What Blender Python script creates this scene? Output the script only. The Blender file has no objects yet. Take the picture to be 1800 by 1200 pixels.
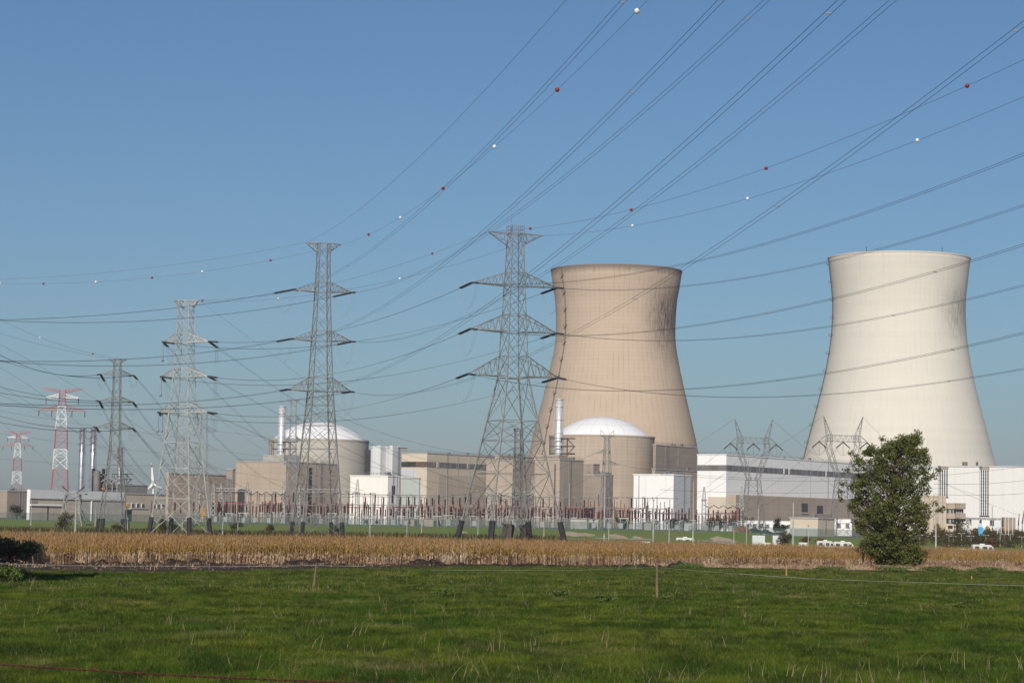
import bpy, math, random
from mathutils import Vector, Matrix
from mathutils import noise as mnoise
R_ = math.radians
random.seed(7)
sc = bpy.context.scene
COL = sc.collection

# ------------------------------------------------------------------ camera, sky, sun, exposure
F = 4200.0; H = 3.7; ROLL = R_(0.95); HOR = 918.0
PITCH = math.atan((HOR-600)*math.cos(ROLL)/F)
FW = Vector((0, math.cos(PITCH), math.sin(PITCH)))
U0 = Vector((0, -math.sin(PITCH), math.cos(PITCH)))
R0 = Vector((1, 0, 0))
CR = math.cos(ROLL)*R0 + math.sin(ROLL)*U0
CU = -math.sin(ROLL)*R0 + math.cos(ROLL)*U0
CC = Vector((0, 0, H))
cam_d = bpy.data.cameras.new('camera'); cam = bpy.data.objects.new('camera', cam_d); COL.objects.link(cam)
cam_d.sensor_width = 36; cam_d.lens = 84; cam_d.clip_start = .5; cam_d.clip_end = 30000
m3 = Matrix((CR, CU, -FW)).transposed()
cam.matrix_world = Matrix.Translation(CC) @ m3.to_4x4()
sc.camera = cam
SUN_A, SUN_E = R_(10), R_(29)
world = bpy.data.worlds.new('World'); sc.world = world; world.use_nodes = True
wt = world.node_tree; wt.nodes.clear()
sky = wt.nodes.new('ShaderNodeTexSky'); sky.sky_type = 'NISHITA'; sky.sun_disc = False
sky.sun_elevation = SUN_E; sky.sun_rotation = math.pi + SUN_A
sky.altitude = 0; sky.air_density = 1.0; sky.dust_density = .8; sky.ozone_density = 1.0
hs = wt.nodes.new('ShaderNodeHueSaturation'); hs.inputs['Saturation'].default_value = 1.05
bg = wt.nodes.new('ShaderNodeBackground'); bg.inputs[1].default_value = .053
wo = wt.nodes.new('ShaderNodeOutputWorld')
tn = wt.nodes.new('ShaderNodeMix'); tn.data_type = 'RGBA'; tn.blend_type = 'MULTIPLY'; tn.inputs[0].default_value = 1; tn.inputs[7].default_value = (.71,1.0,1.31,1)
wt.links.new(sky.outputs[0], hs.inputs['Color']); wt.links.new(hs.outputs[0], tn.inputs[6]); wt.links.new(tn.outputs[2], bg.inputs[0]); wt.links.new(bg.outputs[0], wo.inputs[0])
sun_d = bpy.data.lights.new('sun', 'SUN'); sun_d.energy = 4.4; sun_d.angle = R_(.5); sun_d.color = (1, .91, .79)
sun = bpy.data.objects.new('sun', sun_d); COL.objects.link(sun)
sdir = Vector((-math.sin(SUN_A)*math.cos(SUN_E), -math.cos(SUN_A)*math.cos(SUN_E), math.sin(SUN_E)))
sun.rotation_euler = sdir.to_track_quat('Z', 'Y').to_euler()
sc.view_settings.view_transform = 'Standard'; sc.view_settings.look = 'None'
sc.view_settings.exposure = 0.0; sc.view_settings.gamma = 1.0
sc.cycles.max_bounces = 6; sc.cycles.transparent_max_bounces = 16

# ------------------------------------------------------------------ survey helpers (photo pixel + depth -> world metres)
def W(px, py, Y):
    d = CR*((px-900)/F) + CU*((600-py)/F) + FW
    return CC + d*(Y/d.y)
def Wz(px, py, z):
    d = CR*((px-900)/F) + CU*((600-py)/F) + FW
    return CC + d*((z-H)/d.z)
def hor(px): return HOR + (px-900)*math.tan(ROLL)
def along(P, d, px):          # t so that P + t d is seen in column px
    k = (px-900)/F; q = P-CC
    return (k*q.dot(FW) - q.dot(CR))/(d.dot(CR) - k*d.dot(FW))
def G(px, Y, z):
    P = Vector((0, Y, z)); return P + R0*along(P, R0, px)
def smooth(a, b, x):
    t = max(0, min(1, (x-a)/(b-a))); return t*t*(3-2*t)
def terr(x, y):
    z = 2.2*(1-smooth(14, 34, y))
    if y > 35: z += (.06*math.sin(x*.21+y*.05)*math.sin(y*.13)+.09*mnoise.noise(Vector((x*.3, y*.22, 2))))*smooth(35, 50, y)*(1-smooth(190, 210, y))
    dip = smooth(15, 45, x)
    z += -1.7*dip*smooth(320, 480, y)*(1-smooth(600, 690, y))
    plat = 2.0 - 1.0*smooth(68, 82, x)*(1-smooth(900, 1000, y))
    z += plat*smooth(598, 692, y)
    return z

# ------------------------------------------------------------------ mesh helpers
class MB:
    def __init__(s): s.v = []; s.f = []; s.m = []
    def poly(s, pts, faces, mi=0):
        o = len(s.v); s.v += [tuple(p) for p in pts]
        for f in faces: s.f.append(tuple(o+i for i in f)); s.m.append(mi)
    def box(s, x0, x1, y0, y1, z0, z1, mi=0):
        s.poly([(x0,y0,z0),(x1,y0,z0),(x1,y1,z0),(x0,y1,z0),(x0,y0,z1),(x1,y0,z1),(x1,y1,z1),(x0,y1,z1)],
               [(0,3,2,1),(4,5,6,7),(0,1,5,4),(1,2,6,5),(2,3,7,6),(3,0,4,7)], mi)
    def prism(s, foot, z0, z1, mi=0):
        n = len(foot)
        ar = sum(foot[i][0]*foot[(i+1)%n][1]-foot[(i+1)%n][0]*foot[i][1] for i in range(n))
        if ar < 0: foot = foot[::-1]
        pts = [(p[0],p[1],z0) for p in foot]+[(p[0],p[1],z1) for p in foot]
        s.poly(pts, [tuple(range(n-1,-1,-1)), tuple(range(n,2*n))]+[(i,(i+1)%n,n+(i+1)%n,n+i) for i in range(n)], mi)
    def bar(s, p, q, r, n=4, r2=None, mi=0, cap=True):
        p = Vector(p); q = Vector(q); d = q-p
        if d.length < 1e-6: return
        d.normalize(); a = d.orthogonal().normalized() if abs(d.z) > .99 else d.cross(Vector((0,0,1))).normalized(); b = d.cross(a)
        r2 = r if r2 is None else r2; pts = []
        for c, rr in ((p, r), (q, r2)):
            for i in range(n):
                t = 2*math.pi*(i+.5)/n; pts.append(c + a*math.cos(t)*rr + b*math.sin(t)*rr)
        fs = [(i,(i+1)%n,n+(i+1)%n,n+i) for i in range(n)]
        if cap: fs += [tuple(range(n-1,-1,-1)), tuple(range(n,2*n))]
        s.poly(pts, fs, mi)
    def tube(s, pts, r, n=4, mi=0):
        rings = []; N = len(pts); pts = [Vector(p) for p in pts]
        for k in range(N):
            d = (pts[min(k+1,N-1)]-pts[max(k-1,0)]).normalized()
            a = d.cross(Vector((0,0,1)))
            a = a.normalized() if a.length > .05 else Vector((1,0,0)); b = d.cross(a)
            rr = r[k] if isinstance(r, (list, tuple)) else r
            rings.append([pts[k]+a*math.cos(2*math.pi*i/n)*rr+b*math.sin(2*math.pi*i/n)*rr for i in range(n)])
        fs = []
        for k in range(N-1):
            for i in range(n): fs.append((k*n+i, k*n+(i+1)%n, (k+1)*n+(i+1)%n, (k+1)*n+i))
        s.poly([p for rg in rings for p in rg], fs, mi)
    def lathe(s, prof, n=24, c=(0,0,0), mi=0, cap=False):
        pts = []; N = len(prof)
        for (r, z) in prof:
            for i in range(n):
                t = 2*math.pi*i/n; pts.append((c[0]+r*math.cos(t), c[1]+r*math.sin(t), c[2]+z))
        fs = [(k*n+i, k*n+(i+1)%n, (k+1)*n+(i+1)%n, (k+1)*n+i) for k in range(N-1) for i in range(n)]
        if cap: fs += [tuple(range(n-1,-1,-1)), tuple(range((N-1)*n, N*n))]
        s.poly(pts, fs, mi)
    def sphere(s, c, r, n=10, mi=0):
        s.lathe([(max(1e-3, r*math.sin(math.pi*k/(n//2+1))), -r*math.cos(math.pi*k/(n//2+1))) for k in range(n//2+2)], n, c, mi)
    def build(s, name, mat, parent=None, smooth_=False):
        me = bpy.data.meshes.new(name); me.from_pydata(s.v, [], s.f)
        mats = mat if isinstance(mat, (list, tuple)) else [mat]
        for x in mats: me.materials.append(x)
        if len(mats) > 1: me.polygons.foreach_set('material_index', s.m)
        if smooth_: me.polygons.foreach_set('use_smooth', [True]*len(me.polygons))
        me.update()
        o = bpy.data.objects.new(name, me); COL.objects.link(o)
        if parent is not None: o.parent = parent
        return o
def tag(o, label=None, cat=None, group=None, kind=None):
    if label: o['label'] = label
    if cat: o['category'] = cat
    if group: o['group'] = group
    if kind: o['kind'] = kind
    return o
def thing(name, label, cat, loc=(0,0,0), rz=0, group=None):
    o = bpy.data.objects.new(name, None); COL.objects.link(o); o.empty_display_size = .5
    o.location = loc; o.rotation_euler = (0,0,rz)
    return tag(o, label, cat, group)
def dup(root, loc, rz=0, label=None, scale=None):
    r = root.copy(); COL.objects.link(r); r.location = loc; r.rotation_euler = (0,0,rz)
    if scale: r.scale = (scale,)*3
    if label: r['label'] = label
    for ch in list(root.children):
        c = ch.copy(); COL.objects.link(c); c.parent = r
        for g in ch.children:
            d = g.copy(); COL.objects.link(d); d.parent = c
    return r

# ------------------------------------------------------------------ materials
def newmat(name):
    m = bpy.data.materials.new(name); m.use_nodes = True; return m, m.node_tree, m.node_tree.nodes['Principled BSDF']
def N(nt, t, **kw):
    n = nt.nodes.new(t)
    for k, v in kw.items(): setattr(n, k, v)
    return n
def mix(nt, fac, a, b, mode='MIX'):
    n = N(nt, 'ShaderNodeMix', data_type='RGBA', blend_type=mode)
    for i, v in ((0, fac), (6, a), (7, b)):
        if isinstance(v, bpy.types.NodeSocket): nt.links.new(v, n.inputs[i])
        elif i == 0: n.inputs[0].default_value = v
        else: n.inputs[i].default_value = (*v, 1) if len(v) == 3 else v
    return n.outputs[2]
def math_(nt, op, a, b=0, c=None):
    n = N(nt, 'ShaderNodeMath', operation=op)
    for i, v in enumerate((a, b) if c is None else (a, b, c)):
        if isinstance(v, bpy.types.NodeSocket): nt.links.new(v, n.inputs[i])
        else: n.inputs[i].default_value = v
    return n.outputs[0]
def mrange(nt, v, a, b, c=0, d=1):
    n = N(nt, 'ShaderNodeMapRange'); nt.links.new(v, n.inputs[0])
    for i, x in enumerate((a, b, c, d)): n.inputs[i+1].default_value = x
    return n.outputs[0]
def noise(nt, vec, scale, detail=4, rough=.6, sc3=(1,1,1)):
    mp = N(nt, 'ShaderNodeMapping'); mp.inputs['Scale'].default_value = sc3; nt.links.new(vec, mp.inputs[0])
    n = N(nt, 'ShaderNodeTexNoise'); n.inputs['Scale'].default_value = scale; n.inputs['Detail'].default_value = detail
    n.inputs['Roughness'].default_value = rough; nt.links.new(mp.outputs[0], n.inputs[0]); return n.outputs[0]
def vmat(name, c, c2=None, scale=1., rough=.8, metal=0., sc3=(1,1,1), lo=.35, hi=.65, spec=.3):
    m, nt, b = newmat(name); b.inputs['Roughness'].default_value = rough; b.inputs['Metallic'].default_value = metal
    b.inputs['Specular IOR Level'].default_value = spec
    if c2 is None: c2 = tuple(x*.8 for x in c)
    g = N(nt, 'ShaderNodeNewGeometry')
    f = mrange(nt, noise(nt, g.outputs['Position'], scale, sc3=sc3), lo, hi)
    nt.links.new(mix(nt, f, c, c2), b.inputs['Base Color']); return m
def concrete(name, c, c2, lift=2.4, seam=6., streak=.35, amt=.16):
    """board-marked concrete: horizontal lift joints, vertical seams and rain streaks"""
    m, nt, b = newmat(name); b.inputs['Roughness'].default_value = .9; b.inputs['Specular IOR Level'].default_value = .2
    g = N(nt, 'ShaderNodeNewGeometry'); pos = g.outputs['Position']
    sx = N(nt, 'ShaderNodeSeparateXYZ'); nt.links.new(pos, sx.inputs[0])
    big = mrange(nt, noise(nt, pos, .05, 5), .35, .65)
    col = mix(nt, big, c, c2)
    st = mrange(nt, noise(nt, pos, .5, 4, .7, (1,1,.06)), .45, .75)
    col = mix(nt, math_(nt, 'MULTIPLY', st, streak), col, tuple(x*.55 for x in c))
    fz = math_(nt, 'FRACT', math_(nt, 'DIVIDE', sx.outputs[2], lift))
    ln = math_(nt, 'LESS_THAN', fz, .12)
    hh = math_(nt, 'ADD', math_(nt, 'MULTIPLY', sx.outputs[0], .8), math_(nt, 'MULTIPLY', sx.outputs[1], .6))
    fx = math_(nt, 'LESS_THAN', math_(nt, 'FRACT', math_(nt, 'DIVIDE', hh, seam)), .05)
    col = mix(nt, math_(nt, 'MULTIPLY', math_(nt, 'MAXIMUM', ln, fx), amt), col, tuple(x*.3 for x in c))
    wh = math_(nt, 'FLOOR', math_(nt, 'DIVIDE', sx.outputs[2], lift))
    wn = N(nt, 'ShaderNodeTexWhiteNoise', noise_dimensions='1D'); nt.links.new(wh, wn.inputs['W'])
    col = mix(nt, math_(nt, 'MULTIPLY', wn.outputs[0], .13), col, tuple(x*.5 for x in c))
    nt.links.new(col, b.inputs['Base Color']); return m
def cladding(name, c, pitch=3.0, amt=.12):
    m, nt, b = newmat(name); b.inputs['Roughness'].default_value = .55; b.inputs['Specular IOR Level'].default_value = .35
    g = N(nt, 'ShaderNodeNewGeometry'); pos = g.outputs['Position']
    sx = N(nt, 'ShaderNodeSeparateXYZ'); nt.links.new(pos, sx.inputs[0])
    hh = math_(nt, 'ADD', math_(nt, 'MULTIPLY', sx.outputs[0], .8), math_(nt, 'MULTIPLY', sx.outputs[1], .6))
    fx = math_(nt, 'LESS_THAN', math_(nt, 'FRACT', math_(nt, 'DIVIDE', hh, pitch)), .1)
    st = mrange(nt, noise(nt, pos, .3, 4, .7, (1,1,.1)), .5, .8)
    col = mix(nt, math_(nt, 'MULTIPLY', fx, amt), c, tuple(x*.5 for x in c))
    col = mix(nt, math_(nt, 'MULTIPLY', st, .15), col, tuple(x*.6 for x in c))
    nt.links.new(col, b.inputs['Base Color']); return m
def tower_mat(name, c, c2, nrib, rib, lift, liftamt, stain, rimdark, stz):
    m, nt, b = newmat(name); b.inputs['Roughness'].default_value = .92; b.inputs['Specular IOR Level'].default_value = .15
    tc = N(nt, 'ShaderNodeTexCoord'); pos = tc.outputs['Object']
    sx = N(nt, 'ShaderNodeSeparateXYZ'); nt.links.new(pos, sx.inputs[0])
    x, y, z = sx.outputs
    ang = math_(nt, 'ARCTAN2', x, math_(nt, 'MULTIPLY', y, -1))      # 0 faces the field, + to the right
    col = mix(nt, mrange(nt, noise(nt, pos, .02, 5), .35, .65), c, c2)
    cmb = N(nt, 'ShaderNodeCombineXYZ'); nt.links.new(math_(nt, 'MULTIPLY', ang, 40), cmb.inputs[0]); nt.links.new(math_(nt, 'MULTIPLY', z, .05), cmb.inputs[1])
    st = mrange(nt, noise(nt, cmb.outputs[0], .55, 4, .7), .5, .78)
    col = mix(nt, math_(nt, 'MULTIPLY', st, .15), col, tuple(v*.55 for v in c))
    fa = math_(nt, 'FRACT', math_(nt, 'MULTIPLY', ang, nrib/(2*math.pi)))
    la = math_(nt, 'LESS_THAN', fa, .13)
    brk = mrange(nt, noise(nt, pos, .08, 3), .38, .62)
    col = mix(nt, math_(nt, 'MULTIPLY', math_(nt, 'MULTIPLY', la, brk), rib), col, tuple(v*.25 for v in c))
    fz = math_(nt, 'LESS_THAN', math_(nt, 'FRACT', math_(nt, 'DIVIDE', z, lift)), .2)
    up = mrange(nt, z, 70, 140, .35, 1)
    col = mix(nt, math_(nt, 'MULTIPLY', math_(nt, 'MULTIPLY', fz, up), liftamt), col, tuple(v*.35 for v in c))
    wh = math_(nt, 'FLOOR', math_(nt, 'DIVIDE', z, lift*1.0))
    wn = N(nt, 'ShaderNodeTexWhiteNoise', noise_dimensions='1D'); nt.links.new(wh, wn.inputs['W'])
    col = mix(nt, math_(nt, 'MULTIPLY', wn.outputs[0], .1), col, tuple(v*.6 for v in c))
    # black algae running down below the rim on the lee side
    cmb2 = N(nt, 'ShaderNodeCombineXYZ'); nt.links.new(math_(nt, 'MULTIPLY', ang, 40), cmb2.inputs[0]); nt.links.new(math_(nt, 'MULTIPLY', z, .12), cmb2.inputs[1])
    s1 = mrange(nt, noise(nt, cmb2.outputs[0], 1.0, 5, .8), .38, .60)
    s2 = math_(nt, 'MULTIPLY', mrange(nt, ang, .40, .80), mrange(nt, ang, 1.6, 1.2))
    zz = math_(nt, 'ADD', z, math_(nt, 'MULTIPLY', noise(nt, cmb2.outputs[0], .5, 3), 26))
    s3 = math_(nt, 'MULTIPLY', mrange(nt, zz, stz[0], stz[1]), mrange(nt, zz, stz[3], stz[2]))
    sf = math_(nt, 'MULTIPLY', math_(nt, 'MULTIPLY', s1, s2), math_(nt, 'MULTIPLY', s3, stain))
    col = mix(nt, sf, col, (.035, .032, .03))
    rd = mrange(nt, math_(nt, 'ADD', z, math_(nt, 'MULTIPLY', st, 2)), 166.5, 169.5)
    col = mix(nt, math_(nt, 'MULTIPLY', rd, rimdark), col, (.12, .10, .085))
    if 0: pass
    nt.links.new(col, b.inputs['Base Color']); return m
def foliage(name, c, c2, c3=None, scale=.6, trans=.25):
    m, nt, b = newmat(name); b.inputs['Roughness'].default_value = .5; b.inputs['Specular IOR Level'].default_value = .35
    g = N(nt, 'ShaderNodeNewGeometry'); pos = g.outputs['Position']
    f = mrange(nt, noise(nt, pos, scale, 3), .38, .62)
    col = mix(nt, f, c, c2)
    col = mix(nt, math_(nt, 'MULTIPLY', g.outputs['Random Per Island'], .6), col, c3 or tuple(x*1.5 for x in c))
    nt.links.new(col, b.inputs['Base Color'])
    tr = N(nt, 'ShaderNodeBsdfTranslucent'); nt.links.new(col, tr.inputs[0])
    ms = N(nt, 'ShaderNodeMixShader'); ms.inputs[0].default_value = trans
    nt.links.new(b.outputs[0], ms.inputs[1]); nt.links.new(tr.outputs[0], ms.inputs[2])
    nt.links.new(ms.outputs[0], nt.nodes['Material Output'].inputs[0]); return m

M = {}
M['steel'] = vmat('galvanised_steel', (.25,.255,.25), (.16,.165,.17), .8, .55, .25)
M['steel_l'] = vmat('bright_galvanised_steel', (.46,.46,.44), (.33,.335,.33), .8, .55, .2)
M['steel_far'] = vmat('weathered_steel', (.28,.30,.32), (.22,.24,.26), .8, .7, 0)
M['insul'] = vmat('glazed_insulator', (.03,.035,.04), (.05,.055,.06), 3, .3)
M['insul_b'] = vmat('pale_insulator', (.25,.32,.4), (.2,.27,.33), 3, .3)
M['insul_r'] = vmat('brown_insulator', (.06,.022,.018), (.035,.015,.013), 2, .35)
M['redp'] = vmat('red_paint', (.28,.035,.028), (.2,.03,.025), 2, .5)
M['redp_hazed'] = vmat('hazed_red_paint', (.40,.17,.155), (.34,.15,.14), 2, .7)  # red dulled to put distance haze into the striped pylons' colour
M['whitep'] = vmat('white_paint', (.78,.78,.76), (.68,.68,.66), 2, .5)
M['boot'] = vmat('black_leg_guard', (.022,.022,.024), (.04,.04,.04), 2, .8)
M['boot_b'] = vmat('dark_brick_guard', (.05,.042,.036), (.09,.08,.07), 3, .9)
M['wire'] = vmat('dark_cable', (.05,.052,.055), (.04,.04,.045), .5, .6)
M['wire_e'] = vmat('earth_cable', (.07,.075,.08), (.06,.06,.065), .5, .6)
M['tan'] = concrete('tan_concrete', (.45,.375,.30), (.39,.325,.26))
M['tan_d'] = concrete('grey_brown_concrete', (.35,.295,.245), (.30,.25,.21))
M['drum_b'] = concrete('brown_drum_concrete', (.46,.39,.31), (.41,.34,.27), 1.8, 9, .35, .22)
M['drum_g'] = concrete('grey_drum_concrete', (.47,.445,.39), (.43,.41,.36), 3.5, 4, .15, .08)
M['cream'] = concrete('cream_panels', (.60,.53,.42), (.56,.49,.39), 30, 8, .1, .08)
M['ltan'] = concrete('pale_tan_panels', (.50,.44,.355), (.46,.40,.325), 7, 5, .12, .1)
M['white'] = cladding('white_cladding', (.80,.80,.785))
M['white3'] = cladding('off_white_cladding', (.64,.64,.625), 2.2, .1)
M['white2'] = cladding('white_render', (.82,.79,.74), 8, .05)
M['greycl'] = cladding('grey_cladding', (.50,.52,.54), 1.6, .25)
M['palegc'] = cladding('pale_grey_cladding', (.62,.64,.64), 1.2, .2)
M['greenish'] = cladding('grey_green_cladding', (.42,.46,.43), 2, .1)
M['dome'] = cladding('dome_coating', (.80,.80,.81), 50, .05)
M['roofg'] = vmat('roofing_felt', (.25,.25,.25), (.18,.18,.18), .5, .9)
M['glass_d'] = vmat('dark_glazing', (.03,.035,.04), (.06,.065,.07), .3, .15, spec=.5)
M['glass_g'] = vmat('grey_louvre', (.12,.12,.115), (.2,.195,.19), .12, .5)
M['chrome'] = vmat('stainless_stack', (.55,.54,.56), (.42,.42,.45), .15, .32, .75, (1,1,4))
M['stackw'] = vmat('white_metal_stack', (.70,.71,.72), (.6,.61,.63), .2, .4, .35)
M['darkst'] = vmat('dark_steelwork', (.06,.06,.06), (.1,.1,.1), 1, .7)
M['rust'] = vmat('rusty_pipework', (.16,.11,.07), (.08,.06,.05), 1, .8)
M['yellow'] = vmat('yellow_paint', (.7,.32,.03), (.6,.28,.03), 1, .6)
M['orange'] = vmat('orange_canvas', (.85,.38,.03), (.75,.33,.03), 1, .7)
M['green_f'] = vmat('green_fence_paint', (.03,.09,.075), (.04,.1,.08), 1, .6)
M['wood'] = vmat('weathered_wood', (.20,.15,.085), (.11,.085,.055), 6, .9, 0, (1,1,.15))
M['wood_y'] = vmat('fresh_wood_stake', (.45,.27,.1), (.35,.2,.08), 6, .9)
M['rope'] = vmat('white_rope', (.4,.4,.37), (.28,.28,.26), 4, .8)
M['rustw'] = vmat('rusty_wire', (.09,.03,.02), (.05,.02,.014), 20, .9)
M['bark'] = vmat('bark', (.10,.08,.055), (.06,.05,.035), 4, .95, 0, (1,1,.3))
M['soil'] = vmat('turned_soil', (.018,.012,.009), (.05,.032,.02), 1.6, .95)
M['paint_w'] = vmat('caravan_white', (.6,.6,.59), (.52,.52,.52), 1, .35)
M['tyre'] = vmat('tyre_rubber', (.02,.02,.02), (.03,.03,.03), 4, .8)
M['car_b'] = vmat('dark_green_car_paint', (.02,.05,.045), (.02,.04,.04), 1, .25)
M['car_g'] = vmat('grey_car_paint', (.25,.26,.28), (.22,.23,.25), 1, .25)
M['concr'] = vmat('bare_concrete', (.42,.41,.37), (.35,.34,.31), .6, .9)
M['blue'] = vmat('blue_sign_panel', (.05,.3,.6), (.12,.45,.7), .6, .4)
M['tower1'] = tower_mat('brown_tower_shell', (.49,.395,.305), (.45,.36,.275), 80, .32, 2.6, .13, 1.0, .75, (118,150,158,178))
M['tower2'] = tower_mat('cream_tower_shell', (.625,.597,.525), (.60,.572,.505), 84, .09, 3.2, .035, .55, .12, (128,145,155,168))
def meshpanel():
    m, nt, b = newmat('green_mesh_panel'); b.inputs['Base Color'].default_value = (.022,.062,.054,1); b.inputs['Roughness'].default_value = .7
    t = N(nt, 'ShaderNodeBsdfTransparent'); ms = N(nt, 'ShaderNodeMixShader'); ms.inputs[0].default_value = .42
    nt.links.new(t.outputs[0], ms.inputs[1]); nt.links.new(b.outputs[0], ms.inputs[2]); nt.links.new(ms.outputs[0], nt.nodes['Material Output'].inputs[0]); return m
M['mesh'] = meshpanel()
M['leaf'] = foliage('young_tree_leaf', (.072,.09,.016), (.10,.12,.024), (.17,.18,.05), .5)
M['leaf_dk'] = foliage('dark_leaf', (.018,.032,.014), (.03,.045,.018), (.045,.06,.025))
M['leaf_y'] = foliage('yellow_leaf', (.30,.22,.02), (.16,.15,.02), (.4,.3,.03))
M['leaf_r'] = foliage('rusty_leaf', (.14,.06,.02), (.1,.08,.02), (.2,.09,.03))
M['leaf_o'] = foliage('olive_leaf', (.05,.055,.015), (.08,.065,.02), (.1,.08,.03))
M['weed'] = foliage('weed_leaf', (.06,.11,.015), (.10,.14,.02), (.16,.2,.06), 2)
M['sand'] = vmat('bare_sand', (.52,.42,.30), (.36,.28,.18), .5, .95)
# meadow blades: colour varies over the field and per instance
def blade_mat(name, c1, c2, c3, s=.12, pale=(.30,.26,.10)):
    m, nt, b = newmat(name); b.inputs['Roughness'].default_value = .6; b.inputs['Specular IOR Level'].default_value = .15
    g = N(nt, 'ShaderNodeNewGeometry'); oi = N(nt, 'ShaderNodeObjectInfo'); pos = g.outputs['Position']
    f = mrange(nt, noise(nt, pos, s, 5, .65), .38, .62)
    col = mix(nt, f, c1, c2)
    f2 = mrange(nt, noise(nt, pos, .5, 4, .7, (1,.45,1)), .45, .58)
    col = mix(nt, math_(nt, 'MULTIPLY', f2, .72), col, c3)  # dark patches paint tussock shade and clover into the meadow blades' colour
    f3 = mrange(nt, noise(nt, pos, .16, 5, .7, (1,.7,1)), .56, .68)
    col = mix(nt, math_(nt, 'MULTIPLY', f3, .6), col, pale)
    rr = math_(nt, 'POWER', oi.outputs['Random'], 3.0)
    col = mix(nt, math_(nt, 'MULTIPLY', rr, .8), col, c3)
    ri = math_(nt, 'POWER', g.outputs['Random Per Island'], 7.0)
    col = mix(nt, math_(nt, 'MULTIPLY', ri, .3), col, pale)
    nt.links.new(col, b.inputs['Base Color'])
    tr = N(nt, 'ShaderNodeBsdfTranslucent'); nt.links.new(col, tr.inputs[0])
    ms = N(nt, 'ShaderNodeMixShader'); ms.inputs[0].default_value = .22
    nt.links.new(b.outputs[0], ms.inputs[1]); nt.links.new(tr.outputs[0], ms.inputs[2])
    nt.links.new(ms.outputs[0], nt.nodes['Material Output'].inputs[0]); return m
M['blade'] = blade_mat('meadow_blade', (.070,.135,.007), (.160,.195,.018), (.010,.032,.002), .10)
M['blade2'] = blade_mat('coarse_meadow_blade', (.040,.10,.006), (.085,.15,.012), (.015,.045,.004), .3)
M['straw'] = blade_mat('dry_straw', (.30,.23,.12), (.22,.17,.08), (.35,.3,.2))
M['corn_lo'] = blade_mat('dry_corn_husk', (.56,.38,.24), (.66,.50,.36), (.22,.12,.06), .3, (.8,.7,.55))
M['corn_up'] = blade_mat('golden_corn_leaf', (.42,.245,.030), (.17,.15,.02), (.50,.31,.06), .1, (.6,.45,.2))
M['corn_ta'] = blade_mat('corn_tassel', (.35,.205,.08), (.27,.16,.065), (.42,.26,.11), .1, (.5,.35,.2))
M['soil2'] = vmat('loose_brown_soil', (.028,.017,.011), (.08,.05,.032), 1.1, .95)
M['g_meadow'] = vmat('meadow_soil', (.03,.06,.006), (.06,.075,.012), .2, .95, spec=0)
M['g_lawn'] = vmat('mown_bank_grass', (.13,.20,.035), (.17,.19,.05), .06, .95, 0, (1,.5,1))
M['g_field'] = vmat('field_soil', (.06,.04,.025), (.1,.07,.04), .5, .95)
M['g_rough'] = vmat('rough_grass', (.15,.13,.05), (.09,.12,.035), .08, .95)
M['g_plant'] = vmat('plant_gravel', (.22,.2,.17), (.15,.15,.12), .1, .95)
M['stubble'] = vmat('maize_stubble', (.20,.13,.085), (.11,.075,.045), 1.5, .95)
# ------------------------------------------------------------------ ground
def corn_front(x): return 204.6 + .646*x + .8*math.sin(x*.09)
def grass_edge(x): return corn_front(x)-3.2-25*(1-smooth(-26, -2, x))
def corn_back(x): return min(303, 285+.6*x)
def build_ground():
    ys = [-60,0,10,14,18,22,26,30,34]+[34+1.5*i for i in range(1,120)]+[214+6*i for i in range(1,20)]+[340+20*i for i in range(0,13)]+[596,610,625,640,655,670,682,692,720,800,900,950,1000,1500,2500,5500]
    ys = sorted(set(ys))
    xs = [-4800,-2500,-900,-400,-200,-140]+[-110+6*i for i in range(0,11)]+[-48+1.5*i for i in range(0,65)]+[52+6*i for i in range(0,15)]+[150,200,400,900,2500,4800]
    v = [(x,y,terr(x,y)) for y in ys for x in xs]; nx = len(xs); f = []; mi = []
    for j in range(len(ys)-1):
        for i in range(nx-1):
            f.append((j*nx+i, j*nx+i+1, (j+1)*nx+i+1, (j+1)*nx+i)); xm = (xs[i]+xs[i+1])/2; ym = (ys[j]+ys[j+1])/2
            xc = max(-80, min(80, xm)); 
            if ym < grass_edge(xc)+1.2: k = 0
            elif ym < corn_back(xc)+3: k = 1
            elif ym < 560: k = 3
            elif ym < 700: k = 2
            else: k = 4
            mi.append(k)
    me = bpy.data.meshes.new('ground'); me.from_pydata(v, [], f)
    for k in ('g_meadow','g_field','g_lawn','g_rough','g_plant'): me.materials.append(M[k])
    me.polygons.foreach_set('material_index', mi); me.update()
    o = bpy.data.objects.new('ground', me); COL.objects.link(o); o['kind'] = 'structure'
build_ground()
# stubble strip on the right between the meadow and the maize
mb = MB(); pts = []; n = 60
for i in range(n+1):
    x = 12+60*i/n; w = 2+14*smooth(12, 30, x)
    y1 = corn_front(x)-1.5; y0 = y1-w-1.2*math.sin(i*.9)
    pts += [(x, y0, terr(x,y0)+.07), (x, y1, terr(x,y1)+.07)]
mb.poly(pts, [(2*i, 2*i+2, 2*i+3, 2*i+1) for i in range(n)])
tag(mb.build('stubble_strip', M['stubble']), kind='structure')
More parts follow.
